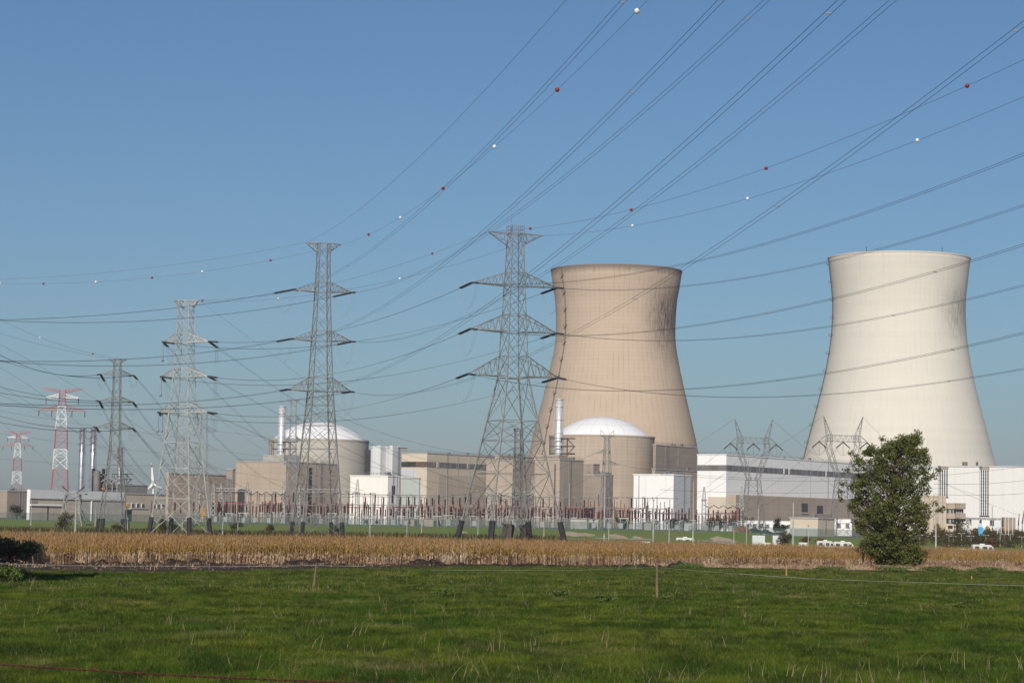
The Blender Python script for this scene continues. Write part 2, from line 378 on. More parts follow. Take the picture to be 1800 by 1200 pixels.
# dark ridge of turned soil along the maize
mb = MB(); rows = []; rr = random.Random(3); nq = 9
for i in range(700):
    x = -46+i*.16; y = corn_front(x)-2.9; k_ = mnoise.noise(Vector((x*.22, 3, 0))); k2 = mnoise.noise(Vector((x*.9, 7, 0)))
    hgt = max(.05, .3+.55*k_+.25*k2)*(1 if x < 18 else .8); hgt *= 1-.8*math.exp(-((x-7.5)/3.0)**2)
    row = []
    for j in range(nq):
        v_ = (j/(nq-1)-.45)*3.6; e_ = math.exp(-(v_/.95)**2)
        n3 = mnoise.noise(Vector((x*2.2, v_*2.6, 1)))*.2+mnoise.noise(Vector((x*5.5, v_*6, 4)))*.12
        row.append((x+rr.uniform(-.04,.04), y+v_+rr.uniform(-.06,.06), terr(x,y)+e_*hgt+n3*(.25+e_)-.09))
    rows.append(row)
mb.poly([p for r in rows for p in r], [(i*nq+j, (i+1)*nq+j, (i+1)*nq+j+1, i*nq+j+1) for i in range(699) for j in range(nq-1)])
tag(mb.build('soil_ridge', M['soil']), kind='structure')
# rough ploughed margin between the maize and the meadow on the left
mb = MB(); nj = 46; ni = 420; P_ = []
for i in range(ni+1):
    x = -52+i*.13
    for j in range(nj+1):
        t = j/nj; y = grass_edge(x)-1+(corn_front(x)+1.5-grass_edge(x)+1)*t
        hh = .09+.22*max(0, mnoise.noise(Vector((x*.18, y*.5, 11))))+.10*mnoise.noise(Vector((x*1.4, y*1.6, 2)))+.06*mnoise.noise(Vector((x*4, y*4, 6)))
        P_.append((x, y, terr(x,y)+hh*math.sin(math.pi*t)**.4-.03))
mb.poly(P_, [(i*(nj+1)+j, (i+1)*(nj+1)+j, (i+1)*(nj+1)+j+1, i*(nj+1)+j+1) for i in range(ni) for j in range(nj)])
tag(mb.build('ploughed_margin', M['soil2']), kind='structure')
# service road behind the maize (mostly hidden) on the right
mb = MB(); pts = []
for i in range(31):
    x = 10+8*i; pts += [(x, 588, terr(x,588)+.03), (x, 596, terr(x,596)+.03)]
mb.poly(pts, [(2*i, 2*i+2, 2*i+3, 2*i+1) for i in range(30)])
tag(mb.build('road', M['concr']), kind='structure')

# ------------------------------------------------------------------ scatter (ground cover only)
def scatter(name, pts, variants, mats):
    """pts: (x,y,z,rot,scale,tilt)"""
    coll = bpy.data.collections.new(name+'_kinds')
    for i, mb_ in enumerate(variants):
        me = bpy.data.meshes.new(name+'_plant'); me.from_pydata(mb_.v, [], mb_.f)
        for m in mats: me.materials.append(m)
        me.polygons.foreach_set('material_index', mb_.m); me.update()
        coll.objects.link(bpy.data.objects.new(name+'_plant', me))
    me = bpy.data.meshes.new(name); me.from_pydata([p[:3] for p in pts], [], [])
    a = me.attributes.new('rot', 'FLOAT_VECTOR', 'POINT'); a.data.foreach_set('vector', [c for p in pts for c in (p[5]*math.cos(p[3]*3), p[5]*math.sin(p[3]*5), p[3])])
    a = me.attributes.new('scl', 'FLOAT', 'POINT'); a.data.foreach_set('value', [p[4] for p in pts])
    o = bpy.data.objects.new(name, me); COL.objects.link(o)
    ng = bpy.data.node_groups.new(name+'_nodes', 'GeometryNodeTree')
    ng.interface.new_socket('Geometry', in_out='INPUT', socket_type='NodeSocketGeometry')
    ng.interface.new_socket('Geometry', in_out='OUTPUT', socket_type='NodeSocketGeometry')
    nn = ng.nodes; gi = nn.new('NodeGroupInput'); go = nn.new('NodeGroupOutput')
    mp = nn.new('GeometryNodeMeshToPoints'); ip = nn.new('GeometryNodeInstanceOnPoints')
    ci = nn.new('GeometryNodeCollectionInfo'); ci.inputs[0].default_value = coll; ci.inputs[1].default_value = True; ci.inputs[2].default_value = True
    ar = nn.new('GeometryNodeInputNamedAttribute'); ar.data_type = 'FLOAT_VECTOR'; ar.inputs[0].default_value = 'rot'
    as_ = nn.new('GeometryNodeInputNamedAttribute'); as_.data_type = 'FLOAT'; as_.inputs[0].default_value = 'scl'
    er = nn.new('FunctionNodeEulerToRotation')
    ri = nn.new('FunctionNodeRandomValue'); ri.data_type = 'INT'
    ri.inputs[4].default_value = 0; ri.inputs[5].default_value = len(variants)-1
    L = ng.links.new
    L(gi.outputs[0], mp.inputs[0]); L(mp.outputs[0], ip.inputs[0]); L(ci.outputs[0], ip.inputs['Instance']); ip.inputs['Pick Instance'].default_value = True
    L(ri.outputs[2], ip.inputs['Instance Index'])
    L([s for s in ar.outputs if s.enabled][0], er.inputs[0]); L(er.outputs[0], ip.inputs['Rotation'])
    L([s for s in as_.outputs if s.enabled][0], ip.inputs['Scale']); L(ip.outputs[0], go.inputs[0])
    md = o.modifiers.new('scatter', 'NODES'); md.node_group = ng
    o['kind'] = 'stuff'
    return o
def blade(mb_, x, y, h, w, lean, az, mi=0, z=0, seg=2):
    pts = []; px_ = math.cos(az+math.pi/2)*w/2; py_ = math.sin(az+math.pi/2)*w/2
    for k in range(seg+1):
        t = k/seg; off = lean*t*t; ww = 1-t*.85
        cx = x+math.cos(az)*off; cy = y+math.sin(az)*off; cz = z+h*(t-.25*t*t*min(1.5, lean/max(h,.01)))
        pts += [(cx-px_*ww, cy-py_*ww, cz), (cx+px_*ww, cy+py_*ww, cz)]
    mb_.poly(pts, [(2*k, 2*k+1, 2*k+3, 2*k+2) for k in range(seg)], mi)
rg = random.Random(11)
def clump(nb, rad, hmin, hmax, w, straw=.022):
    c = MB()
    for _ in range(nb):
        a = rg.uniform(0, 6.283); r = rad*math.sqrt(rg.random()); h = rg.uniform(hmin, hmax)
        s = rg.random() < straw
        blade(c, r*math.cos(a), r*math.sin(a), h*(1.5 if s else 1), w, h*rg.uniform(.15, 1.0), rg.uniform(0, 6.283), 1 if s else 0)
    return c
def hfac(x, y):     # taller tussocks in patches
    n_ = mnoise.noise(Vector((x*.09, y*.05, 0)))*.6+mnoise.noise(Vector((x*.3, y*.14, 5)))*.6
    return .75+1.15*n_
def meadow(name, y0, y1, dens, variants, smin, smax, label):
    pts = []; area = 0; y = y0
    while y < y1:
        half = y*.2143*1.12+2; dy = .5
        n_ = dens*2*half*dy; n_ = int(n_)+(rg.random() < n_-int(n_))
        for _ in range(n_):
            x = rg.uniform(-half, half); yy = y+rg.random()*dy
            if yy > grass_edge(x)+.8*mnoise.noise(Vector((x*.5, 0, 0)))-.6: continue
            if x > 14 and yy > corn_front(x)-3-14*smooth(12, 30, x) and rg.random() < .82: continue
            pts.append((x, yy, terr(x, yy)-.02, rg.uniform(0, 6.283), rg.uniform(smin, smax)*max(.62, hfac(x, yy)), rg.uniform(0, .25)))
        y += dy
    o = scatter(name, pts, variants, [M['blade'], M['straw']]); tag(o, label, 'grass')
meadow('grass', 52, 82, 46, [clump(32, .2, .05, .2, .010) for _ in range(6)], .8, 1.4, 'long sunlit green meadow grass filling the foreground')
meadow('grass', 82, 122, 20, [clump(30, .3, .06, .16, .014) for _ in range(6)], .8, 1.4, 'green meadow grass around the wooden fence posts')
meadow('grass', 122, 232, 9, [clump(28, .45, .06, .16, .022) for _ in range(6)], .8, 1.35, 'green meadow grass reaching back to the soil ridge')
# coarse tussocks the cattle leave standing
pts = []
for _ in range(9000):
    y = 54+110*rg.random()**1.3; x = rg.uniform(-1, 1)*y*.235
    if y < grass_edge(x)-1 and mnoise.noise(Vector((x*.22, y*.12, 21)))+.5*mnoise.noise(Vector((x*.8, y*.5, 3))) > .12: pts.append((x, y, terr(x,y)-.02, rg.uniform(0, 6.28), rg.uniform(.6, 1.25), rg.uniform(0,.3)))
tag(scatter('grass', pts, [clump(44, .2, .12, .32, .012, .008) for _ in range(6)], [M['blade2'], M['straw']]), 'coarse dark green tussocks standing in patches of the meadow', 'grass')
# long dry stalks standing out of the meadow
pts = []
for _ in range(700):
    y = 54+ 90*rg.random()**1.6; x = rg.uniform(-1, 1)*y*.22
    if mnoise.noise(Vector((x*.12, y*.08, 9))) > -.1: pts.append((x, y, 0, rg.uniform(0, 6.28), rg.uniform(.7, 1.6), .2))
vs = []
for _ in range(5):
    c = MB()
    for _ in range(rg.choice((1,2,4))): blade(c, rg.uniform(-.15,.15), rg.uniform(-.15,.15), rg.uniform(.25,.45), .012, rg.uniform(.05,.4), rg.uniform(0,6.28), 0, 0, 4)
    vs.append(c)
tag(scatter('dry_grass', pts, vs, [M['straw']]), 'pale dry stalks scattered through the green meadow', 'grass')
# straw litter on the stubble strip
pts = []
for _ in range(7000):
    x = rg.uniform(13, 62) if rg.random() < .9 else rg.uniform(-42, -4); y = corn_front(x)-2-rg.random()*(14*smooth(12, 30, x) if x > 0 else 25*(1-smooth(-26,-2,x)))
    pts.append((x, y, terr(x,y)+.08, rg.uniform(0,6.28), rg.uniform(.5,1.2), 1.2 if rg.random() < .6 else .2))
vs = []
for _ in range(4):
    c = MB()
    for _ in range(4): blade(c, rg.uniform(-.3,.3), rg.uniform(-.3,.3), rg.uniform(.12,.3), .04, rg.uniform(0,.15), rg.uniform(0,6.28))
    vs.append(c)
tag(scatter('straw', pts, vs, [M['corn_lo']]), 'pinkish cut maize stubble on the bare strip', 'stubble')

# ------------------------------------------------------------------ maize
def corn_plant():
    c = MB(); h = rg.uniform(1.5, 1.82)
    c.bar((0,0,0), (rg.uniform(-.06,.06), rg.uniform(-.06,.06), h), .016, 3, .008, 0, False)
    nl = 11
    for k in range(nl):
        z = .18+k*(h-.35)/nl; az = rg.uniform(0, 6.28); low = z < rg.uniform(.45, 1.15)
        ln = rg.uniform(.25,.45) if low else rg.uniform(.35,.6)
        w = rg.uniform(.05,.09)
        px_ = -math.sin(az)*w/2; py_ = math.cos(az)*w/2; up = .06 if low else rg.uniform(.12,.3); dr = rg.uniform(.35,.6) if low else rg.uniform(.15,.45)
        P = []
        for q in (0, .35, .7, 1):
            r = ln*q*(.55 if low else .8); zz = z+up*math.sin(q*2.2)*1.3-dr*q*q; ww = (1-q*.8)
            P += [(math.cos(az)*r-px_*ww, math.sin(az)*r-py_*ww, zz), (math.cos(az)*r+px_*ww, math.sin(az)*r+py_*ww, zz)]
        c.poly(P, [(0,1,3,2),(2,3,5,4),(4,5,7,6)], 0 if low else (2 if z > 1.1 and rg.random() < .5 else 1))
    for k in range(2):
        az = rg.uniform(0,6.28); z = rg.uniform(.55,.95)
        c.bar((0,0,z), (math.cos(az)*.1, math.sin(az)*.1, z-.18 if rg.random() < .5 else z+.2), .035, 4, .02, 0)
    for k in range(6):
        blade(c, 0, 0, rg.uniform(.12,.26), .03, rg.uniform(.02,.14), rg.uniform(0,6.28), 2, h-.06)
    return c
vs = [corn_plant() for _ in range(9)]
pts = []
x = -95
dirv = Vector((1, .646)).normalized(); nrm = Vector((-dirv.y, dirv.x))
row = 0; dist = 0.
while dist < 118:
    step = .17 if dist < 3 else (.24 if dist < 10 else .4)
    s = -110
    while s < 125:
        P = Vector((0, 204.6+.8)) + dirv*s + nrm*(dist+rg.uniform(-.12,.12))
        s += step*rg.uniform(.7,1.3)
        if P.y > corn_back(P.x) or abs(P.x) > P.y*.2143*1.15+4: continue
        hsc = 1.06-.19*smooth(-25, 55, P.x)
        if abs(P.x-7.2) < 2.2 and dist < 2.4: continue
        if rg.random() < .08: continue
        pts.append((P.x, P.y+.8*math.sin(P.x*.09), terr(P.x,P.y), rg.uniform(0,6.283), hsc*rg.uniform(.82,1.12)*(1+.17*mnoise.noise(Vector((P.x*.12, P.y*.1, 3)))), rg.uniform(0,.1)))
    dist += .75 if dist < 12 else 1.1
tag(scatter('maize', pts, vs, [M['corn_lo'], M['corn_up'], M['corn_ta']]), 'ripe golden brown maize field across the whole view', 'maize crop')
print('maize', len(pts))

# ------------------------------------------------------------------ foliage things
def leaves(mb_, c, rad, n_, size, r=rg, flat=.9, mi=0):
    for _ in range(n_):
        d = Vector((r.gauss(0,1), r.gauss(0,1), r.gauss(0,1)*flat)); d.normalize()
        p = Vector(c)+Vector((d.x*rad[0], d.y*rad[1], d.z*rad[2]))*(r.random()**.45)
        nrm_ = Vector((r.gauss(0,1), r.gauss(0,1), r.gauss(0,1)+.5)).normalized()
        a = nrm_.orthogonal().normalized(); a = Matrix.Rotation(r.uniform(0,6.28), 3, nrm_) @ a; b = nrm_.cross(a); s = size*r.uniform(.6,1.3)
        mb_.poly([p-a*s*.5, p+b*s*.32+nrm_*s*.08, p+a*s*.5, p-b*s*.32+nrm_*s*.08], [(0,1,2,3)], mi)
def shrub(name, label, cat, base, h, w, mat, n_=500, size=.35, seed=1, stem=True, group=None):
    r = random.Random(seed); o = thing(name, label, cat, base, 0, group)
    t = MB()
    for k in range(5 if stem else 3):
        a = r.uniform(0,6.28); t.bar((0,0,-.1), (math.cos(a)*w*.25, math.sin(a)*w*.25, h*.7), .05*h/3, 5, .015*h/3)
    t.build('stem', M['bark'], o)
    f_ = MB()
    for k in range(9):
        a = r.uniform(0,6.28); q = r.random()**.5*w*.33; zc = h*(.28+.5*r.random())
        leaves(f_, (math.cos(a)*q, math.sin(a)*q, zc), (w*.22, w*.22, h*.24), n_//9, size, r)
    f_.build('foliage', mat, o); return o
def big_tree():
    P = G(1567, 228, 0); o = thing('young_tree', 'bushy green young tree standing alone at the edge of the maize', 'tree', P)
    S = 228/F; r = random.Random(5)
    base_y = hor(1567)+H*F/228
    def loc(px, py, dep): return Vector(((px-1567)*S, dep, (base_y-py)*S))
    trunk = MB(); trunk.tube([(0,0,-.3),(.05,0,1.5),(0,.05,3.5),(.1,0,6),(.25,0,8.5),(.5,0,11)], [.24,.2,.17,.13,.08,.03], 8)
    tr = trunk.build('trunk', M['bark'], o, True)
    prof = [(768,1600,1618),(785,1532,1627),(800,1492,1636),(820,1494,1638),(842,1498,1640),(860,1487,1636),(880,1484,1630),(900,1488,1640),(920,1494,1636),(940,1500,1622),(960,1508,1622),(975,1525,1625),(990,1548,1622)]
    br = MB(); fol = MB(); dark = 0
    tips = [(1612,760,0),(1600,772,.5),(1548,772,-.5),(1530,790,.4),(1497,798,0),(1648,826,.2),(1640,836,-.5),(1482,852,.3),(1650,896,.2),(1642,884,-.3),(1478,878,0),(1625,790,.5),(1580,778,0),(1488,828,.3),(1655,893,0),(1476,866,0),(1616,770,-.2)]
    cl = [(x_,y_,d_, .45) for x_,y_,d_ in tips]
    for k in range(560):
        i = r.random()*(len(prof)-1); a = int(i); t = i-a
        y_ = prof[a][0]+(prof[a+1][0]-prof[a][0])*t; l = prof[a][1]+(prof[a+1][1]-prof[a][1])*t+9; rt = prof[a][2]+(prof[a+1][2]-prof[a][2])*t-9
        u = r.uniform(-1,1); x_ = (l+rt)/2+u*(rt-l)/2; hw = (rt-l)/2*S
        dmax = hw*math.sqrt(max(0,1-u*u)); cl.append((x_, y_+r.uniform(-5,5), r.uniform(-dmax, dmax), r.uniform(.35,.75)))
    for (x_,y_,d_,rad) in cl:
        c = loc(x_, y_, d_)
        z0 = max(.4, c.z-1.2-.5*math.hypot(c.x, c.y)); s0 = Vector((.02*z0, 0, z0))
        br.tube([s0, s0.lerp(c, .5)+Vector((0,0,-.15)), c], [.035,.022,.008], 4)
        leaves(fol, c, (rad, rad, rad*.8), int(84*rad/.6), .2, r)
    br.build('limb', M['bark'], o); fol.build('crown', M['leaf'], o)
    print('tree leaves', len(fol.f))
big_tree()
# trees just outside the left of the view, whose shade falls over the corner of the maize and meadow
def shade_tree(base, h, w, label, seed, lo=.12):
    r = random.Random(seed); o = thing('field_tree', label, 'tree', base)
    t = MB(); t.bar((0,0,-.2), (0,0,h*.5), .3, 8, .2)
    for k in range(8):
        a = r.uniform(0,6.28); t.bar((0,0,h*.3), (math.cos(a)*w*.3, math.sin(a)*w*.3, h*.75), .12, 5, .04)
    t.build('trunk', M['bark'], o)
    f_ = MB()
    for k in range(26):
        a = r.uniform(0,6.28); q = r.random()**.5*w*.38; leaves(f_, (math.cos(a)*q, math.sin(a)*q, h*r.uniform(lo,.88)), (w*.16, w*.16, h*.13), 330, .4, r)
    f_.build('crown', M['leaf_dk'], o)
shade_tree(G(-165, 165, 0), 11.5, 9.5, 'dark round tree left of the maize whose shade covers the corner of the field', 21)
shade_tree(G(-165, 125, 0), 14, 8, 'tall dark tree at the left end of the meadow fence', 22, .5)
shrub('hedge_bush', 'dark shaded bush covering the left end of the maize front', 'bush', G(0, 180, 0), 2.7, 4.6, M['leaf_dk'], 4500, .17, 23)
shrub('hedge_bush', 'lower dark shaded bush at the right end of the shaded maize corner', 'bush', G(42, 181, 0), 2.0, 3.6, M['leaf_dk'], 3000, .15, 24)
shrub('bramble_bush', 'leafy green bramble at the left edge of the meadow', 'bush', G(10, 132, 0), .95, 2.2, M['weed'], 1100, .13, 31)
for i, (px, D, h, w, lb) in enumerate([(40,140,.7,1.6,'low weed clump beside the bramble at the left edge'),(780,119,.5,1.0,'grey green thistle patch right of the left fence post'),(985,118,.55,1.2,'thistle clump left of centre of the two fence posts'),
        (1065,113,.5,1.2,'small dock clump left of the right fence post'),(1175,113,.55,1.2,'leafy weed clump beside the foot of the right fence post'),(1500,110,.4,1.6,'flat dark weed patch on the right of the meadow'),(1680,112,.4,1.4,'dark weed patch at the far right of the meadow')]):
    shrub('weed_clump', lb, 'weeds', G(px, D, 0), h, w, M['weed'], 420, .1, 40+i, False, 'weed clumps in the meadow')
for i, (px, D, lb) in enumerate([(1570,205,'green weeds at the foot of the young tree'),(1650,212,'weed tussock right of the young tree'),(1452,200,'weed tussock on the stubble left of the young tree'),(1740,214,'weed tussock at the far right of the stubble'),(1200,205,'grassy tussock on the soil ridge behind the right fence post')]):
    shrub('weed_tussock', lb, 'weeds', G(px, D, 0), .55, 4.2, M['weed'], 900, .14, 60+i, False, 'weed tussocks on the stubble strip')
# ------------------------------------------------------------------ meadow fence
def post(name, label, px, pyb, pyt, mat, r, lean=(0,0), knob=True):
    b = Wz(px, pyb, 0); h = (pyb-pyt)*b.y/F
    o = thing(name, label, 'fence post', b)
    q = MB(); q.tube([(0,0,-.3),(lean[0]*.5,0,h*.5),(lean[0],lean[1],h)], [r*1.05,r,r*.92], 9); q.poly([(lean[0]+r*.9*math.cos(a*.7), lean[1]+r*.9*math.sin(a*.7), h+.005) for a in range(9)], [tuple(range(9))])
    q.build('shaft', mat, o)
    if knob:
        for z in (h*.96, h*.62):
            k = MB(); k.bar((lean[0]*z/h+r, -.02, z), (lean[0]*z/h+r+.09, -.03, z+.01), .028, 6); k.build('insulator', M['insul'], o)
    return o
post('fence_post', 'brown leaning fence post holding the white rope, left in the meadow', 551, 1034, 990, M['wood'], .065, (.13,0))
post('fence_post', 'grey upright fence post standing highest in the middle right of the meadow', 1155, 1050, 991, M['wood'], .07, (-.03,0))
post('fence_stake', 'short weathered stake before the shaded corner of the maize', 59, 995, 977, M['wood'], .05, (-.1,0), False)
post('fence_stake', 'thin grey stake left of two short ones on the soil ridge', 1088, 1003, 991, M['wood'], .06, (0,0), False)
post('fence_stake', 'short thick stake just left of the tall grey fence post', 1118, 999, 992, M['wood'], .07, (0,0), False)
post('fence_stake', 'orange brown stake on the stubble left of the young tree', 1382, 1011, 998, M['wood_y'], .06, (.02,0), False)
post('fence_stake', 'orange brown stake on the stubble right of the young tree', 1708, 1020, 1012, M['wood_y'], .06, (0,0), False)
post('fence_stake', 'faint grey stake in front of the left part of the maize', 231, 996, 979, M['wood'], .045, (0,0), False)
post('fence_stake', 'pale stake in front of the maize right of the faint grey one', 278, 996, 976, M['wood'], .045, (0,0), False)
def rope(name, label, pts, r, mat, cat='fence rope'):
    P = [Vector(p) for p in pts]; q = []
    for i in range(len(P)-1):
        for k in range(8): 
            t = k/8; p = P[i].lerp(P[i+1], t); p.z -= .35*t*(1-t)*min(1,(P[i+1]-P[i]).length/40); q.append(p)
    q.append(P[-1]); m_ = MB(); m_.tube(q, r, 5); return tag(m_.build(name, mat), label, cat)
tp = Wz(551,1034,0)+Vector((.13,0,1.25)); tp2 = Wz(1155,1050,0)+Vector((-.05,0,1.55))
rope('fence_rope', 'white rope running left from the brown leaning post in front of the maize', [W(-40,988,165), W(60,991.5,160), W(278,994.5,145), tp], .012, M['rope'])
rope('fence_rope', 'white rope between the brown leaning post and the grey upright post', [tp, W(640,995,126), W(760,1001,160), W(930,1001.5,150), tp2], .008, M['rope'])
rope('fence_rope', 'white rope running right from the grey upright post past the young tree', [tp2, W(1300,1008,128), W(1420,1016,128), W(1600,1022.5,122), W(1860,1030,116)], .008, M['rope'])
# rusty barbed wire close to the camera
a = W(-60,1163,9.2); b = W(930,1207,9.2); m_ = MB()
for s in (1,-1):
    m_.tube([a.lerp(b, i/160)+Vector((0, .003*math.cos(i*1.1)*s, .003*math.sin(i*1.1)*s - .015*math.sin(math.pi*i/160))) for i in range(161)], .0022, 4)
for k in range(9, 160, 14):
    p = a.lerp(b, k/160)
    for s in (0, 1.6, 3.1): m_.bar(p-Vector((.008,0,0)), p+Vector((.012*math.cos(s), .012*math.sin(s*2), .018*math.sin(s+.5))), .0016, 4)
tag(m_.build('barbed_wire', M['rustw']), 'rusty barbed wire strand across the bottom left foreground', 'wire')

# ------------------------------------------------------------------ lattice pylons
TIPS = {}; MAST = {}
def width_at(prof, z):
    for (z0,w0),(z1,w1) in zip(prof, prof[1:]):
        if z0 <= z <= z1: return w0+(w1-w0)*(z-z0)/(z1-z0)
    return prof[-1][1]
def levels(prof, z0, z1, k=1.0, mn=.5):
    zs = [z0]
    while zs[-1] < z1-1e-3:
        st = max(mn, width_at(prof, zs[-1])*k)
        if zs[-1]+st*1.5 > z1: break
        zs.append(zs[-1]+st)
    zs.append(z1); return zs
SG = [(-1,-1),(1,-1),(1,1),(-1,1)]
def lattice(mb, prof, zs, r, rh=None, hz=(), sub=False):
    rh = (rh or r)*.8; r = r*.78
    for a, b in zip(zs, zs[1:]):
        wa = width_at(prof, a)/2; wb = width_at(prof, b)/2
        for i in range(4):
            s = SG[i]; t = SG[(i+1)%4]
            p0 = Vector((s[0]*wa,s[1]*wa,a)); p1 = Vector((t[0]*wa,t[1]*wa,a)); q0 = Vector((s[0]*wb,s[1]*wb,b)); q1 = Vector((t[0]*wb,t[1]*wb,b))
            mb.bar(p0, q1, r, 4, cap=False); mb.bar(p1, q0, r, 4, cap=False)
            if b in hz or sub: mb.bar(q0, q1, rh, 4, cap=False)
            if sub:
                m_ = (p0+q1+p1+q0)/4
                for u, w in ((p0,q0),(p1,q1)):
                    md = (u+w)/2; mb.bar(md, (m_+md)/2, r*.6, 4, cap=False); mb.bar(md, u.lerp(m_, .5), r*.55, 4, cap=False); mb.bar(md, w.lerp(m_, .5), r*.55, 4, cap=False)
def arm(mb, z, tipx, ht, prof, r, drop=0., n=5, invert=False):
    """one arm reaching tipx (signed) at height z; flat lower chords, sloping upper chords"""
    s = 1 if tipx > 0 else -1; w = width_at(prof, z)/2; wt_ = width_at(prof, z+ht)/2
    tip = Vector((tipx, 0, z+drop)); lo = [Vector((s*w, q*w, z)) for q in (-1,1)]; up = [Vector((s*wt_, q*wt_, z+ht)) for q in (-1,1)]
    for c in lo: mb.bar(c, tip, r*1.25, 4, cap=False)
    for c in up: mb.bar(c, tip, r, 4, cap=False)
    for q in (0,1):
        prev = None
        for k in range(1, n):
            t0 = k/n; a = lo[q].lerp(tip, t0); b = up[q].lerp(tip, t0-.5/n)
            mb.bar(a, b, r*.55, 4, cap=False); mb.bar(lo[q].lerp(tip, t0-1/n), b, r*.55, 4, cap=False)
    for k in range(0, n):
        t0 = k/n; mb.bar(lo[0].lerp(tip, t0), lo[1].lerp(tip, t0), r*.55, 4, cap=False)
        mb.bar(lo[k%2].lerp(tip, t0), lo[(k+1)%2].lerp(tip, min(1,t0+1/n)), r*.5, 4, cap=False)
        mb.bar(up[0].lerp(tip, t0), up[1].lerp(tip, t0), r*.5, 4, cap=False)
    return tip
def pylon(key, label, px, D, yaw, ztop, prof, arms, top, rleg=.13, rb=.065, mat='steel', boots=None, z0=0., yaw_arm=None, flare=None, flr=None):
    """arms: list of (z, half length left, right, height). top: (half, depth)"""
    base = G(px, D, z0); o = thing('lattice_pylon', label, 'pylon', base, yaw, 'double circuit lattice pylons')
    mt = M[mat]; zk = flare if flare else 0
    for s in SG:
        q = MB(); prev = None
        zs = [p[0] for p in prof]
        for a, b in zip(prof, prof[1:]):
            q.bar((s[0]*a[1]/2, s[1]*a[1]/2, a[0]-z0 if 0 else a[0]), (s[0]*b[1]/2, s[1]*b[1]/2, b[0]), rleg if b[0] <= zk+1 else rleg*.75, 4)
        q.build('leg', mt, o)
        if boots:
            bm_, bh, br = boots; q = MB(); w0 = prof[0][1]/2; w1 = width_at(prof, bh)/2
            q.bar((s[0]*w0, s[1]*w0, 0), (s[0]*w1, s[1]*w1, bh), br, 6); q.build('leg_guard', M[bm_], o)
    q = MB(); hz = [a[0] for a in arms]+[a[0]+a[3] for a in arms]
    marks = sorted(set([zk]+hz+[ztop]))
    if zk:
        zl = levels(prof, (flr or [.0])[0], zk, .8)
        if flr: zl = list(flr)+[zk]
        lattice(q, prof, zl, rb, rb*1.1, zl, sub=True)
    for a, b in zip(marks, marks[1:]):
        if b-a < .4: continue
        lattice(q, prof, levels(prof, a, b, 1.0 if D < 550 else 1.3), rb*.85, rb, hz)
    if zk:   # plan bracing
        for z in (zk,):
            w = width_at(prof, z)/2; q.bar((-w,-w,z),(w,w,z), rb*.8); q.bar((-w,w,z),(w,-w,z), rb*.8)
    q.build('bracing', mt, o)
    tips = {}
    for li, (z, al, ar_, ht) in enumerate(arms):
        for side, x in (('L', -al), ('R', ar_)):
            q = MB(); t = arm(q, z, x, ht, prof, rb*1.15, .15); q.build('crossarm', mt, o); tips[(li+1, side)] = t
    hw, dp = top
    for side, x in (('L', -hw), ('R', hw)):
        q = MB(); w = width_at(prof, ztop)/2; s = -1 if side == 'L' else 1; tip = Vector((x, 0, ztop))
        for y in (-w, w):
            q.bar((s*w, y, ztop), tip, rb*1.1); q.bar((s*w*1.05, y*1.05, ztop-dp), tip, rb)
            for k in (.33, .66):
                a = Vector((s*w, y, ztop)).lerp(tip, k); b = Vector((s*w, y, ztop-dp)).lerp(tip, k); q.bar(a, b, rb*.6); q.bar(b, Vector((s*w,y,ztop)).lerp(tip, k-.33), rb*.6)
        q.build('earth_wire_arm', mt, o); tips[(0, side)] = tip
    q = MB(); w = width_at(prof, ztop)/2
    for i in range(4): q.bar((SG[i][0]*w, SG[i][1]*w, ztop), (SG[(i+1)%4][0]*w, SG[(i+1)%4][1]*w, ztop), rb)
    q.build('top_frame', mt, o)
    mw = Matrix.Translation(base) @ Matrix.Rotation(yaw, 4, 'Z'); imw = mw.inverted()
    MAST[key] = (o, imw); TIPS[key] = {k: mw @ v for k, v in tips.items()}; return o
DEG = R_
P1 = pylon('P1', 'tall grey pylon with a railed cage on top, partly before the brown cooling tower', 897, 420, DEG(25), 54.6,
      [(0,14.3),(29,4.1),(36,3.5),(45,2.8),(54.6,2.1)], [(29.3,8.6,8.8,3.6),(37.2,8.3,8.4,3.0),(45.3,8.2,8.3,2.4)], (5.3,2.1), .16, .08, 'steel', ('boot',3.9,.55), 0, None, 29, (3.4,12.2,18.0,21.5))
q = MB()   # service cage and lightning rod
for s in (-1,1):
    for t in (-1,-.33,.33,1):
        q.bar((t*1.15, s*1.15, 54.6), (t*1.15, s*1.15, 55.9), .05); q.bar((s*1.15, t*1.15, 54.6), (s*1.15, t*1.15, 55.9), .05)
    for z in (55.25, 55.9): q.bar((-1.15, s*1.15, z), (1.15, s*1.15, z), .045); q.bar((s*1.15, -1.15, z), (s*1.15, 1.15, z), .045)
q.build('service_cage', M['steel'], P1)
q = MB(); q.bar((-.8,0,54.6),(-.8,0,59.2),.05,5,.02); q.build('lightning_rod', M['steel'], P1)
P2 = pylon('P2', 'slender grey pylon in front of the left white dome', 557, 440, DEG(20), 54.6,
      [(0,7.8),(27.2,3.8),(36.4,3.0),(45.9,2.3),(54.6,1.9)], [(27.2,6.1,5.9,2.5),(36.5,5.8,5.9,1.9),(45.6,5.6,5.7,1.8)], (3.4,1.6), .15, .07, 'steel', ('boot',3.2,.45), 0, None, 27.2)
P3 = pylon('P3', 'broad pale steel pylon with hanging white insulators left of the tan blocks', 316, 500, DEG(-20), 49.0,
      [(0,9.4),(25.4,4.4),(32.9,3.5),(40.2,2.9),(49,2.4)], [(25.4,5.8,5.9,2.0),(32.9,5.4,5.7,1.9),(40.2,5.2,5.6,1.9)], (2.9,1.5), .17, .085, 'steel_l', ('boot',3.6,.5), 0, None, 25.4)
